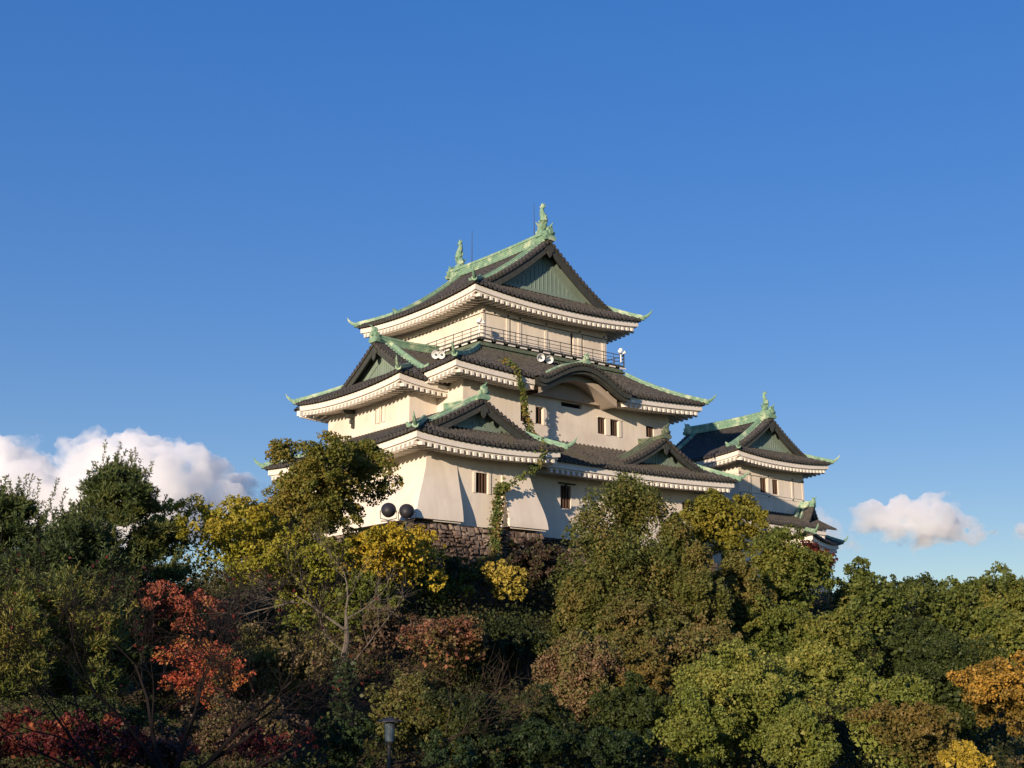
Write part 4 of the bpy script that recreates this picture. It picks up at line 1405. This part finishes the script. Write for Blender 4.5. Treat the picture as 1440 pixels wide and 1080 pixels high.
TREES = [
    ('pine_tree', 'dark pine cut off by the left edge, sky showing between its boughs', 'tree', 'pine', -33.45, -9.17, 10.95, 3.84, 3.27, 'pine', 'pines at the left', {'seed': 1, 'gap': 0.7, 'flat': 0.36}),
    ('pine_tree', 'tallest pine at the left, spiky crown against the white cloud', 'tree', 'pine', -27.58, -7.45, 13.07, 3.96, 3.81, 'pine', 'pines at the left', {'seed': 2, 'gap': 0.62, 'flat': 0.36}),
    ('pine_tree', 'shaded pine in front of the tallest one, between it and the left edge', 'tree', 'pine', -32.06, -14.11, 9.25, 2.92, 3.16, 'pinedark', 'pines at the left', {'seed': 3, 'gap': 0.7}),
    ('pine_tree', 'low pine with yellowish sunlit boughs at the left edge', 'tree', 'pine', -37.18, -25.37, 5.8, 2.28, 3.08, 'pinelow', 'pines at the left', {'seed': 4, 'gap': 0.85, 'flat': 0.34}),
    ('broadleaf_tree', 'spreading tree with yellowing leaves beside the tallest pine', 'tree', 'layer', -22.08, -7.99, 12.48, 6.62, 4.45, 'yellowgreen', None, {'seed': 5}),
    ('broadleaf_tree', 'green-brown tree right behind the spreading yellowing tree', 'tree', 'layer', -18.28, -7.18, 12.82, 8.82, 3.73, 'olivegreen', None, {'seed': 55}),
    ('broadleaf_tree', 'rounded olive tree in front of the left face of the keep', 'tree', 'round', -21.29, -16.29, 14.47, 9.28, 3.8, 'olive', None, {'seed': 6, 'holes': -1.4}),
    ('broadleaf_tree', 'mid-green layered tree below the rounded olive tree', 'tree', 'layer', -19.72, -12.42, 10.57, 6.15, 4.21, 'yellowgreen2', None, {'seed': 7}),
    ('maple_tree', 'bright yellow maple in front of the stone wall below the black floodlights', 'tree', 'layer', -18.08, -17.56, 10.35, 6.85, 3.04, 'yellow', None, {'seed': 108}),
    ('shrub', 'low bright green shrub below the layered trees at left', 'shrub', 'round', -23.02, -17.46, 6.64, 4.75, 2.32, 'green', None, {'seed': 9}),
    ('shrub', 'small yellow-green shrub in the middle below the flared bays', 'shrub', 'round', -11.1, -16.72, 9.22, 6.79, 1.27, 'yellowshrub', None, {'seed': 10}),
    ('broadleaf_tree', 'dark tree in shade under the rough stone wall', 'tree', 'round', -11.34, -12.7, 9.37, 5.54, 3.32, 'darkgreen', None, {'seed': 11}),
    ('shrub', 'purplish brown shrub at the foot of the wall left of the big evergreen', 'shrub', 'round', -6.38, -12.81, 11.03, 6.04, 2.22, 'purple', None, {'seed': 12}),
    ('evergreen_tree', 'big conical evergreen hiding the right part of the lower wall', 'tree', 'cone', -4.98, -19.04, 13.75, 3.37, 4.38, 'evergreen', None, {'seed': 13}),
    ('evergreen_tree', 'shorter evergreen against the right side of the big conical one', 'tree', 'cone', -3.76, -21.29, 11.82, 4.05, 1.89, 'evergreen', None, {'seed': 14}),
    ('evergreen_tree', 'small brown-tinged evergreen at the foot of the big conical one', 'tree', 'cone', -4.22, -23.48, 9.85, 4.34, 1.74, 'evergreen2', None, {'seed': 15}),
    ('broadleaf_tree', 'golden olive tree under the right end of the keep roof', 'tree', 'round', 6.42, -15.33, 14.72, 9.64, 2.7, 'goldolive', None, {'seed': 16}),
    ('broadleaf_tree', 'tall green tree below the corner turret', 'tree', 'round', 7.58, -18.81, 11.83, 5.05, 3.05, 'green2', None, {'seed': 17}),
    ('broadleaf_tree', 'narrow pale green tree between the golden olive tree and the tall green tree', 'tree', 'cone', 0.92, -21.18, 10.04, 3.76, 2.06, 'palegreen', None, {'seed': 18}),
    ('maple_tree', 'dark red maple under the low tiled wing', 'tree', 'round', 21.72, -9.61, 13.05, 8.97, 1.53, 'redmaple', None, {'seed': 19}),
    ('broadleaf_tree', 'dark green tree with open crown right of the red maple', 'tree', 'round', 14.47, -19.18, 10.77, 4.35, 2.88, 'green3', None, {'seed': 20}),
    ('broadleaf_tree', 'small green tree on the skyline below the right cloud', 'tree', 'round', 21.24, -19.45, 10.19, 4.45, 2.02, 'green3', None, {'seed': 21}),
    ('broadleaf_tree', 'broad green tree on the skyline at the right edge', 'tree', 'round', 21.15, -24.49, 10.17, 3.12, 3.3, 'green3', None, {'seed': 22}),
    ('broadleaf_tree', 'dark green tree on the skyline behind the open-crowned one', 'tree', 'round', 26.11, -13.1, 10.63, 4.16, 2.7, 'darkgreen2', None, {'seed': 50}),
    ('broadleaf_tree', 'olive green tree on the skyline left of the broad one at the edge', 'tree', 'round', 29.73, -15.98, 10.34, 4.16, 2.69, 'green3', None, {'seed': 51}),
    ('broadleaf_tree', 'shaded dark tree in the middle of the right side', 'tree', 'round', 6.41, -28.1, 6.63, 1.63, 2.88, 'darkgreen2', None, {'seed': 23}),
    ('broadleaf_tree', 'dull green tree left of the shaded dark tree', 'tree', 'round', 1.54, -26.78, 6.79, 1.99, 2.62, 'green2', None, {'seed': 24}),
    ('camphor_tree', 'large light green camphor at the bottom, right of centre', 'tree', 'round', -12.57, -33.45, 4.57, -2.06, 3.4, 'camphor', 'camphor trees in the foreground', {'seed': 25}),
    ('camphor_tree', 'smaller light green camphor between the large one and the orange tree', 'tree', 'round', -11.8, -39.17, 3.46, -1.71, 2.25, 'camphor', 'camphor trees in the foreground', {'seed': 26}),
    ('camphor_tree', 'light green camphor behind the gap in the right foreground', 'tree', 'round', -5.5, -31.41, 4.75, 1.46, 1.99, 'camphor', 'camphor trees in the foreground', {'seed': 27}),
    ('maple_tree', 'orange and gold maple at the right edge', 'tree', 'layer', -10.05, -43.12, 4.16, 0.98, 2.42, 'orange', None, {'seed': 28}),
    ('shrub', 'brownish feathery shrub at the bottom right', 'shrub', 'round', -19.64, -45.71, 2.31, 0.1, 1.69, 'brownfuzz', None, {'seed': 29}),
    ('shrub', 'bright yellow shrub at the bottom edge below the orange maple', 'shrub', 'round', -22.02, -48.93, 1.38, 0.19, 0.84, 'brightyellow', None, {'seed': 30}),
    ('shrub', 'pinkish brown withered shrub in the middle foreground', 'shrub', 'cone', -14.23, -25.74, 5.16, 1.05, 2.48, 'pinkbrown', None, {'seed': 31}),
    ('shrub', 'olive brown bush below the big conical evergreen', 'shrub', 'round', -8.01, -25.58, 6.14, 2.66, 3.07, 'olivebrown', None, {'seed': 32}),
    ('shrub', 'green-brown bush left of the pinkish withered shrub', 'shrub', 'round', -8.26, -22.82, 7.26, 3.96, 2.52, 'olivebrown', None, {'seed': 33}),
    ('maple_tree', 'red maple with a pointed top beside the tallest pine', 'tree', 'layer', -29.28, -16.32, 7.18, 3.92, 2.79, 'redbright', None, {'seed': 34, 'sparse': 0.8, 'holes': -0.5}),
    ('maple_tree', 'bright orange-red maple just below the darker red pointed one', 'tree', 'layer', -32.41, -26.61, 4.48, 1.47, 2.25, 'scarlet', None, {'seed': 35, 'sparse': 0.6, 'holes': -0.45}),
    ('shrub', 'dark red shrub at the bottom left corner', 'shrub', 'round', -39.97, -35.93, 2.33, 0.25, 2.32, 'darkred', None, {'seed': 36, 'sparse': 0.85}),
    ('shrub', 'thin dark red shrub at the bottom edge under the bare branches', 'shrub', 'layer', -37.69, -40.3, 1.87, 0.47, 1.86, 'darkred', None, {'seed': 37, 'sparse': 0.5}),
    ('maple_tree', 'russet maple with spreading crown left of the dark hollow', 'tree', 'layer', -19.56, -22.77, 5.99, 2.79, 2.45, 'russet', None, {'seed': 38}),
    ('shrub', 'grey-brown shrub behind the bare tree trunk', 'shrub', 'round', -19.26, -17.91, 6.4, 3.58, 2.07, 'greybrown', None, {'seed': 39}),
    ('shrub', 'dry brown shrub left of the bare tree', 'shrub', 'round', -25.81, -21.63, 4.97, 1.82, 2.94, 'greybrown2', None, {'seed': 40, 'sparse': 0.9}),
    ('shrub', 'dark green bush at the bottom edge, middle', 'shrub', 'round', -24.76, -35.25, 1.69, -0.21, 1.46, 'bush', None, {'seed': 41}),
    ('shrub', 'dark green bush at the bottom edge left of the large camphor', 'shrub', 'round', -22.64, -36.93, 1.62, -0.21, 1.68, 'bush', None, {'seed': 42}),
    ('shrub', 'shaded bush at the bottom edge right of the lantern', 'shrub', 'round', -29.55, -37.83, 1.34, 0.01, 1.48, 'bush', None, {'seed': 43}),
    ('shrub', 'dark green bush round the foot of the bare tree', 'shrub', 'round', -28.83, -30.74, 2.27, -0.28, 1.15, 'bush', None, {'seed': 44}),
    ('camphor_tree', 'yellow-green camphor low at the left foot of the large one', 'tree', 'round', -16.31, -34.3, 2.63, -1.32, 1.92, 'camphor', 'camphor trees in the foreground', {'seed': 60}),
    ('camphor_tree', 'light green camphor low at the bottom edge right of the large one', 'tree', 'round', -15.57, -38.72, 2.26, -1.54, 1.8, 'camphor', 'camphor trees in the foreground', {'seed': 61}),
    ('broadleaf_tree', 'dark shaded tree in the hollow left of the pinkish withered shrub', 'tree', 'round', -14.76, -20.21, 5.98, 1.72, 2.74, 'darkgreen', None, {'seed': 62}),
    ('broadleaf_tree', 'dark tree below the pinkish withered shrub', 'tree', 'round', -19.81, -30.24, 2.76, -0.9, 2.22, 'darkgreen', None, {'seed': 63}),
    ('shrub', 'olive shrub behind the garden lantern', 'shrub', 'round', -24.15, -26.79, 3.27, 0.09, 1.97, 'olivebrown', None, {'seed': 64}),
    ('broadleaf_tree', 'dark green tree behind the orange maple', 'tree', 'round', -1.14, -34.87, 5.05, 0.0, 2.59, 'darkgreen2', None, {'seed': 65}),
    ('broadleaf_tree', 'dull green tree in front of the broad skyline tree at the right edge', 'tree', 'round', 11.66, -29.72, 7.05, 1.25, 2.59, 'green2', None, {'seed': 66}),
    ('shrub', 'dark bush left of the large camphor, behind the bottom bushes', 'shrub', 'round', -16.64, -31.49, 3.02, -0.46, 2.0, 'darkgreen2', None, {'seed': 67}),
    ('shrub', 'dark bush in the shade right of the garden lantern', 'shrub', 'round', -23.97, -30.77, 2.86, -0.46, 1.97, 'darkgreen', None, {'seed': 68}),
    ('shrub', 'reddish brown shrub behind the orange-red maple', 'shrub', 'round', -25.84, -17.78, 4.82, 1.5, 2.07, 'greybrown2', None, {'seed': 69, 'sparse': 1.0}),
    ('broadleaf_tree', 'green tree under the bright yellow maple', 'tree', 'round', -18.98, -15.57, 8.18, 4.9, 2.15, 'green', None, {'seed': 70}),
    ('shrub', 'brown shrub right of the pinkish withered one', 'shrub', 'round', -12.1, -27.43, 4.56, 0.9, 1.65, 'brownfuzz', None, {'seed': 71}),
    ('broadleaf_tree', 'dark green tree on the slope between the wall and the russet maple', 'tree', 'round', -13.08, -13.88, 8.64, 4.92, 2.15, 'green', None, {'seed': 74}),
    ('shrub', 'dark green bush at the bottom left behind the dark red shrub', 'shrub', 'round', -36.47, -29.77, 2.71, -0.22, 2.3, 'darkgreen', None, {'seed': 80}),
    ('shrub', 'brown twiggy shrub at the bottom edge behind the thin dark red shrub', 'shrub', 'round', -32.31, -30.53, 2.5, -0.36, 2.3, 'greybrown', None, {'seed': 81, 'sparse': 0.85}),
    ('shrub', 'dusky green shrub between the two dark red shrubs', 'shrub', 'round', -36.87, -34.56, 2.04, -0.13, 1.41, 'purple', None, {'seed': 82}),
    ('evergreen_tree', 'dark evergreen filling the gap below the big conical one', 'tree', 'cone', -7.83, -19.33, 8.54, 3.35, 2.46, 'evergreen2', None, {'seed': 72}),
    ('broadleaf_tree', 'olive tree behind the brown-tinged evergreen', 'tree', 'round', 0.48, -23.38, 7.64, 1.98, 2.52, 'green2', None, {'seed': 73}),
]
for a_ in TREES:
    make_tree(*a_)

# trees behind the viewpoint: their long evening shadow lies over the foreground
for i, (q, s_, ht, rx, lab) in enumerate([(-34, -4, 11.5, 4.6, 'farthest left'), (-27, -8, 12.5, 4.4, 'second from left'), (-20.5, -5, 12.0, 4.2, 'third from left'), (-14.5, -9, 11.5, 3.4, 'nearest the viewpoint')]):
    tt = (q + .462 * s_) / .887
    p = CAM + RT * tt + H * s_
    gz = float(ground_z(p[0], p[1]))
    make_tree('broadleaf_tree', 'green tree behind the viewpoint, ' + lab + ' of its row', 'tree', 'round', float(p[0]), float(p[1]), gz + ht, gz + 1.0, rx, 'green3', 'trees behind the viewpoint', {'seed': 90 + i, 'leaf': 2.2})


# ------------------------------------------------------------------ bare trees
def branch(mb, rng, p, d, ln, r, depth, spread=.55, upb=.12, tips=None):
    n = 4
    pts, rad = [p], [r]
    q = p
    for i in range(n):
        d = d + rng.normal(size=3) * .13 + np.array([0, 0, upb * .3])
        d /= np.linalg.norm(d)
        q = q + d * ln / n
        pts.append(q)
        rad.append(r * (1 - .6 * (i + 1) / n))
        if depth > 0 and i >= 1:
            for _ in range(1 if depth > 2 else 2):
                nd = d + rng.normal(size=3) * spread
                nd /= np.linalg.norm(nd)
                branch(mb, rng, q, nd, ln * (.5 + .25 * rng.random()), max(.006, rad[-1] * .6), depth - 1, spread, upb, tips)
    if tips is not None and depth <= 1:
        tips.extend(pts[1:])
    mb.tube(pts, rad, 6 if depth > 2 else 4)


def bare_tree(loc, label, limbs, seed, m, leaves=None, trunk=None, nm='bare_tree'):
    gz = float(ground_z(loc[0], loc[1]))
    e = empty(nm, (loc[0], loc[1], gz), label, 'tree')
    rng = np.random.default_rng(seed)
    mb = MB()
    tips = []
    if trunk:
        mb.tube([np.array(p) for p in trunk[0]], trunk[1], 9)
    for p, q, r, dp in limbs:
        p, q = np.array(p, float), np.array(q, float)
        branch(mb, rng, p, (q - p) / np.linalg.norm(q - p), float(np.linalg.norm(q - p)), r, dp, tips=tips)
    mb.build('branches', M[m], e)
    if leaves:
        k, n, ls = leaves
        T_ = np.array(tips)
        P_ = T_[rng.integers(0, len(T_), n)] + rng.normal(size=(n, 3)) * .16 - np.array(e.location)
        quads_obj('leaves', leaf_quads(rng, P_, unit(rng.normal(size=(n, 3)) + np.array([0, 0, .4])), ls, ls * .6), lmat(k), e)
    return e


bare_tree((-25.76, -25.51), 'leafless tree with a pale sunlit trunk, ivy climbing its lower half',
          [((-25.7, -25.55, 4.8), (-27.2, -24.2, 6.1), .055, 3), ((-25.7, -25.55, 5.0), (-25.85, -25.42, 7.0), .055, 3),
           ((-25.7, -25.55, 5.2), (-24.6, -26.4, 6.2), .04, 2), ((-27.2, -24.3, 5.9), (-28.6, -22.8, 5.7), .035, 2),
           ((-25.75, -25.5, 3.4), (-24.0, -26.9, 4.6), .03, 2), ((-25.75, -25.5, 4.0), (-27.0, -24.5, 4.8), .03, 2)], 5, 'palebark',
          trunk=([(-25.8, -25.5, -.6), (-25.72, -25.55, 1.5), (-25.86, -25.43, 3.0), (-25.66, -25.58, 4.4), (-25.7, -25.55, 5.3)], [.22, .17, .14, .11, .06]))
bare_tree((-26.9, -32.2), 'thin leafless sapling with brown twigs leaning right above the lantern',
          [((-26.9, -32.2, .2), (-25.5, -33.3, 2.2), .035, 2), ((-26.6, -32.5, .7), (-25.0, -33.8, 1.8), .025, 3)], 8, 'bark')
bare_tree((-40.4, -43.2), 'dark bare tree with spreading black branches at the bottom left',
          [((-40.4, -43.2, .6), (-39.9, -43.7, 2.7), .065, 4), ((-40.4, -43.2, .3), (-38.6, -44.7, 2.7), .06, 4), ((-40.4, -43.2, .4), (-41.2, -42.6, 3.1), .055, 4),
           ((-40.4, -43.2, .2), (-42.5, -41.6, 1.9), .055, 4), ((-40.2, -43.4, .9), (-38.2, -45.0, 1.9), .045, 3), ((-40.5, -43.1, .9), (-42.2, -41.8, 2.8), .045, 3), ((-40.3, -43.3, .5), (-39.2, -44.2, 2.4), .04, 3), ((-40.5, -43.1, .3), (-43.0, -41.2, 1.5), .04, 3), ((-40.2, -43.4, .3), (-38.0, -45.2, 1.6), .04, 3)],
          12, 'blackbark', leaves=('darkred', 420, .08), trunk=([(-40.45, -43.15, -1.6), (-40.4, -43.2, -.2), (-40.4, -43.2, .7)], [.12, .09, .07]))

# ------------------------------------------------------------------ ivy
rng = np.random.default_rng(77)


def ivy(label, paths, n, ls, mk='ivy'):
    p0 = np.array(paths[0][0][0])
    e = empty('ivy_vine', tuple(p0), label, 'climbing plant')
    st = MB()
    P_, Nn = [], []
    tot = sum(pw for _, _, pw in paths)
    for pts, spread, pw in paths:
        pts = np.array(pts, float)
        st.tube(pts, .025, 5)
        m = int(n * pw / tot)
        t_ = rng.random(m) * (len(pts) - 1)
        i = t_.astype(int)
        f_ = (t_ - i)[:, None]
        q = pts[i] * (1 - f_) + pts[i + 1] * f_
        P_.append(q + rng.normal(size=(m, 3)) * np.array([spread, spread * .45, spread * 1.0]))
    P_ = np.concatenate(P_) - p0
    st.build('stem', M['bark'], e)
    quads_obj('leaves', leaf_quads(rng, P_, unit(np.array([-.3, -.8, .35]) + rng.normal(size=(len(P_), 3)) * .5), ls, ls * .85), lmat(mk), e)


ivy('ivy hanging down the white walls from the middle roof to the stone wall', [
    ([(-.9, -3.4, 23.6), (-.65, -4.5, 22.95), (-.4, -4.6, 21.9)], .13, .7),
    ([(-.4, -4.6, 21.9), (.05, -4.4, 20.98), (.23, -4.35, 20.1), (.45, -4.35, 19.2)], .13, 2.2),
    ([(.45, -4.35, 19.2), (.35, -4.9, 18.4), (.0, -5.6, 17.95), (-.3, -6.4, 17.6), (-1.0, -7.6, 16.9)], .22, 2.0),
    ([(-1.0, -7.6, 16.9), (-1.25, -7.5, 16.0), (-1.9, -7.2, 15.5), (-2.8, -6.95, 14.95), (-3.4, -6.75, 14.6)], .13, .9),
    ([(-3.3, -6.7, 14.6), (-3.7, -6.5, 14.4), (-3.75, -6.5, 13.4), (-3.8, -6.55, 12.7)], .20, 2.6),
    ([(-3.8, -6.5, 12.7), (-3.95, -6.6, 12.1), (-4.3, -7.1, 11.0), (-4.6, -7.5, 10.0)], .22, 2.2)], 2600, .17)
ivy('dark ivy round the trunk of the bare tree', [
    ([(-25.8, -25.75, -.2), (-25.75, -25.8, 1.2), (-25.9, -25.65, 2.6), (-25.75, -25.75, 3.6)], .24, 1)], 900, .15, 'bush')

# ------------------------------------------------------------------ garden lantern
lx, ly = -31.0, -36.7
lz = float(ground_z(lx, ly))
e = empty('garden_lantern', (lx, ly, lz), 'dark garden lantern with a flat round cap beside the bare tree', 'lamp')
mb = MB()
mb.tube([(lx, ly, lz - .2), (lx, ly, 1.16)], .055, 10)
mb.tube([(lx, ly, 1.10), (lx, ly, 1.2)], [.08, .15], 12)
mb.build('post', M['iron'], e)
mb = MB()
mb.tube([(lx, ly, 1.2), (lx, ly, 1.72)], [.12, .16], 12)
mb.build('glass', M['lampglass'], e)
mb = MB()
mb.tube([(lx, ly, 1.72), (lx, ly, 1.75), (lx, ly, 1.82), (lx, ly, 1.86)], [.37, .37, .14, .05], 16)
mb.build('cap', M['iron'], e)

# ------------------------------------------------------------------ ground cover over the hill
rng = np.random.default_rng(5)
n = 16000
s_ = 22 + 108 * rng.random(n) ** 1.9
tt = (rng.random(n) * 2 - 1) * (.52 * s_ + 7)
bx = CAM[0] + H[0] * s_ + RT[0] * tt
by = CAM[1] + H[1] * s_ + RT[1] * tt
keepm = ~((bx > -10.5) & (by > -8.2) & (bx < 47) & (by < 20))
bx, by, s_ = bx[keepm], by[keepm], s_[keepm]
bz = ground_z(bx, by)
hh = .3 + 1.1 * rng.random(len(bx)) ** 2 * np.clip((s_ - 25) / 30, .3, 1.3)
C = np.stack([bx, by, bz + hh * .5], 1)
Rr = np.stack([hh * 1.0, hh * 1.0, hh * .8], 1)
Q = clump_leaves(rng, C, Rr, 700000, .16, .10, shell=.5)
und = quads_obj('undergrowth', Q, lmat('cover'))
und['kind'] = 'stuff'

# ------------------------------------------------------------------ woods round the castle hill, one mass
rng = np.random.default_rng(21)
n = 4200
an = rng.random(n) * 2 * math.pi
rr = 62 + 330 * rng.random(n) ** 1.6
bx, by = 6 + rr * np.cos(an), 4 + rr * np.sin(an)
s_ = (bx - CAM[0]) * H[0] + (by - CAM[1]) * H[1]
t_ = (bx - CAM[0]) * RT[0] + (by - CAM[1]) * RT[1]
sunward = (-(t_ * .462 + s_ * .887) > -8) & (np.abs(t_ * .887 - s_ * .462) < 75)
km = ~((np.abs(t_) < .40 * np.maximum(s_, 0) + 3) & (s_ > -12) & (s_ < 118)) & ~sunward
km &= np.hypot(bx - CAM[0], by - CAM[1]) > 62
bx, by = bx[km], by[km]
bz = ground_z(bx, by)
hh = 4.2 + 3.8 * rng.random(len(bx))
C = np.stack([bx, by, bz + hh * .5], 1)
Rr = np.stack([hh * .62, hh * .62, hh * .5], 1)
Q = clump_leaves(rng, C, Rr, 420000, .62, .42, shell=.6)
wd_ = quads_obj('woods', Q, lmat('green3'))
wd_['kind'] = 'stuff'

# ------------------------------------------------------------------ clouds far off over the sea
def cloud(name, label, blobs, seed, dens, rough):
    me = bpy.data.meshes.new('cloud_blobs')
    import bmesh
    bm = bmesh.new()
    for (x, y, z, r, fz) in blobs:
        g_ = bmesh.ops.create_icosphere(bm, subdivisions=3, radius=1.0)
        for v in g_['verts']:
            v.co = Vector((x, y, z)) + Vector((v.co.x * r, v.co.y * r, v.co.z * r * fz))
    bm.to_mesh(me)
    bm.free()
    ob = bpy.data.objects.new(name, me)
    col.objects.link(ob)
    md = ob.modifiers.new('merge', 'REMESH')
    md.mode = 'VOXEL'
    md.voxel_size = rough
    dg = bpy.context.evaluated_depsgraph_get()
    m2 = bpy.data.meshes.new_from_object(ob.evaluated_get(dg))
    ob.modifiers.clear()
    ob.data = m2
    from mathutils import noise
    V = np.empty(len(m2.vertices) * 3)
    m2.vertices.foreach_get('co', V)
    V = V.reshape(-1, 3)
    Nn = np.empty(len(m2.vertices) * 3)
    m2.vertices.foreach_get('normal', Nn)
    Nn = Nn.reshape(-1, 3)
    for i in range(len(V)):
        p = Vector(V[i]) / 40.0 + Vector((seed * 7.7, 0, 0))
        a_ = noise.fractal(p, .75, 2.1, 6)
        b_ = abs(noise.fractal(p * .45, .9, 2.0, 4))
        V[i] += Nn[i] * (a_ * 15 - b_ * 24 + 6)
    m2.vertices.foreach_set('co', V.reshape(-1))
    m2.update()
    m2.materials.clear()
    m = bpy.data.materials.new('cloud_vapour')
    m.use_nodes = True
    nt_ = m.node_tree
    nt_.nodes.remove(nt_.nodes['Principled BSDF'])
    pv = nt_.nodes.new('ShaderNodeVolumePrincipled')
    pv.inputs['Color'].default_value = (.99, .988, .985, 1)
    pv.inputs['Density'].default_value = dens
    pv.inputs['Anisotropy'].default_value = .0
    tc_ = nt_.nodes.new('ShaderNodeTexCoord')
    nz_ = nt_.nodes.new('ShaderNodeTexNoise')
    nz_.inputs['Scale'].default_value = 1 / 60
    nz_.inputs['Detail'].default_value = 6
    nz_.inputs['Roughness'].default_value = .62
    nt_.links.new(tc_.outputs['Object'], nz_.inputs['Vector'])
    mr_ = nt_.nodes.new('ShaderNodeMapRange')
    mr_.inputs['From Min'].default_value = .40
    mr_.inputs['From Max'].default_value = .54
    mr_.inputs['To Max'].default_value = dens
    nt_.links.new(nz_.outputs['Fac'], mr_.inputs['Value'])
    nt_.links.new(mr_.outputs[0], pv.inputs['Density'])
    nt_.links.new(pv.outputs[0], nt_.nodes['Material Output'].inputs['Volume'])
    m2.materials.append(m)
    ob['kind'] = 'stuff'
    ob['label'] = label


cloud('cloud', 'large white cumulus bank low in the sky at the left', [
    (613, 1703, 324, 45, 0.8), (660, 1665, 316, 52, 0.8), (689, 1591, 303, 51, 0.8), (741, 1600, 296, 40, 0.8), (657, 1591, 256, 78, 0.8), (594, 1717, 245, 76, 0.8), (549, 1830, 314, 59, 0.8), (498, 1897, 333, 59, 0.8), (562, 1743, 275, 62, 0.8), (464, 1821, 245, 85, 0.8), (747, 1596, 245, 57, 0.8), (635, 1685, 206, 85, 0.6), (836, 1678, 291, 36, 0.8), (868, 1666, 294, 30, 0.8), (828, 1647, 252, 46, 0.8), (883, 1654, 268, 28, 0.8)], 1, .055, 5.0)
cloud('cloud', 'small flat-bottomed cloud right of the turret', [
    (1458, 1030, 243, 24, 0.8), (1485, 1009, 243, 28, 0.7), (1502, 970, 240, 34, 0.75), (1546, 961, 230, 31, 0.7), (1572, 940, 224, 19, 0.6), (1511, 989, 218, 42, 0.5), (1469, 1022, 224, 32, 0.6), (1545, 961, 214, 42, 0.42), (1446, 1040, 230, 25, 0.7), (1576, 937, 221, 25, 0.5), (1491, 1004, 214, 38, 0.4)], 2, .06, 3.5)
cloud('cloud', 'piece of cloud at the right edge', [
    (1617, 904, 216, 21, 0.8), (1644, 883, 214, 28, 0.8), (1662, 868, 204, 30, 0.8)], 3, .045, 3.5)
cloud('cloud', 'pale cloud partly behind the turret', [
    (1397, 1079, 230, 23, 0.8), (1412, 1067, 221, 19, 0.8), (1385, 1089, 211, 28, 0.8), (1422, 1059, 206, 13, 0.6), (1462, 1065, 201, 10, 0.6)], 4, .025, 3.5)
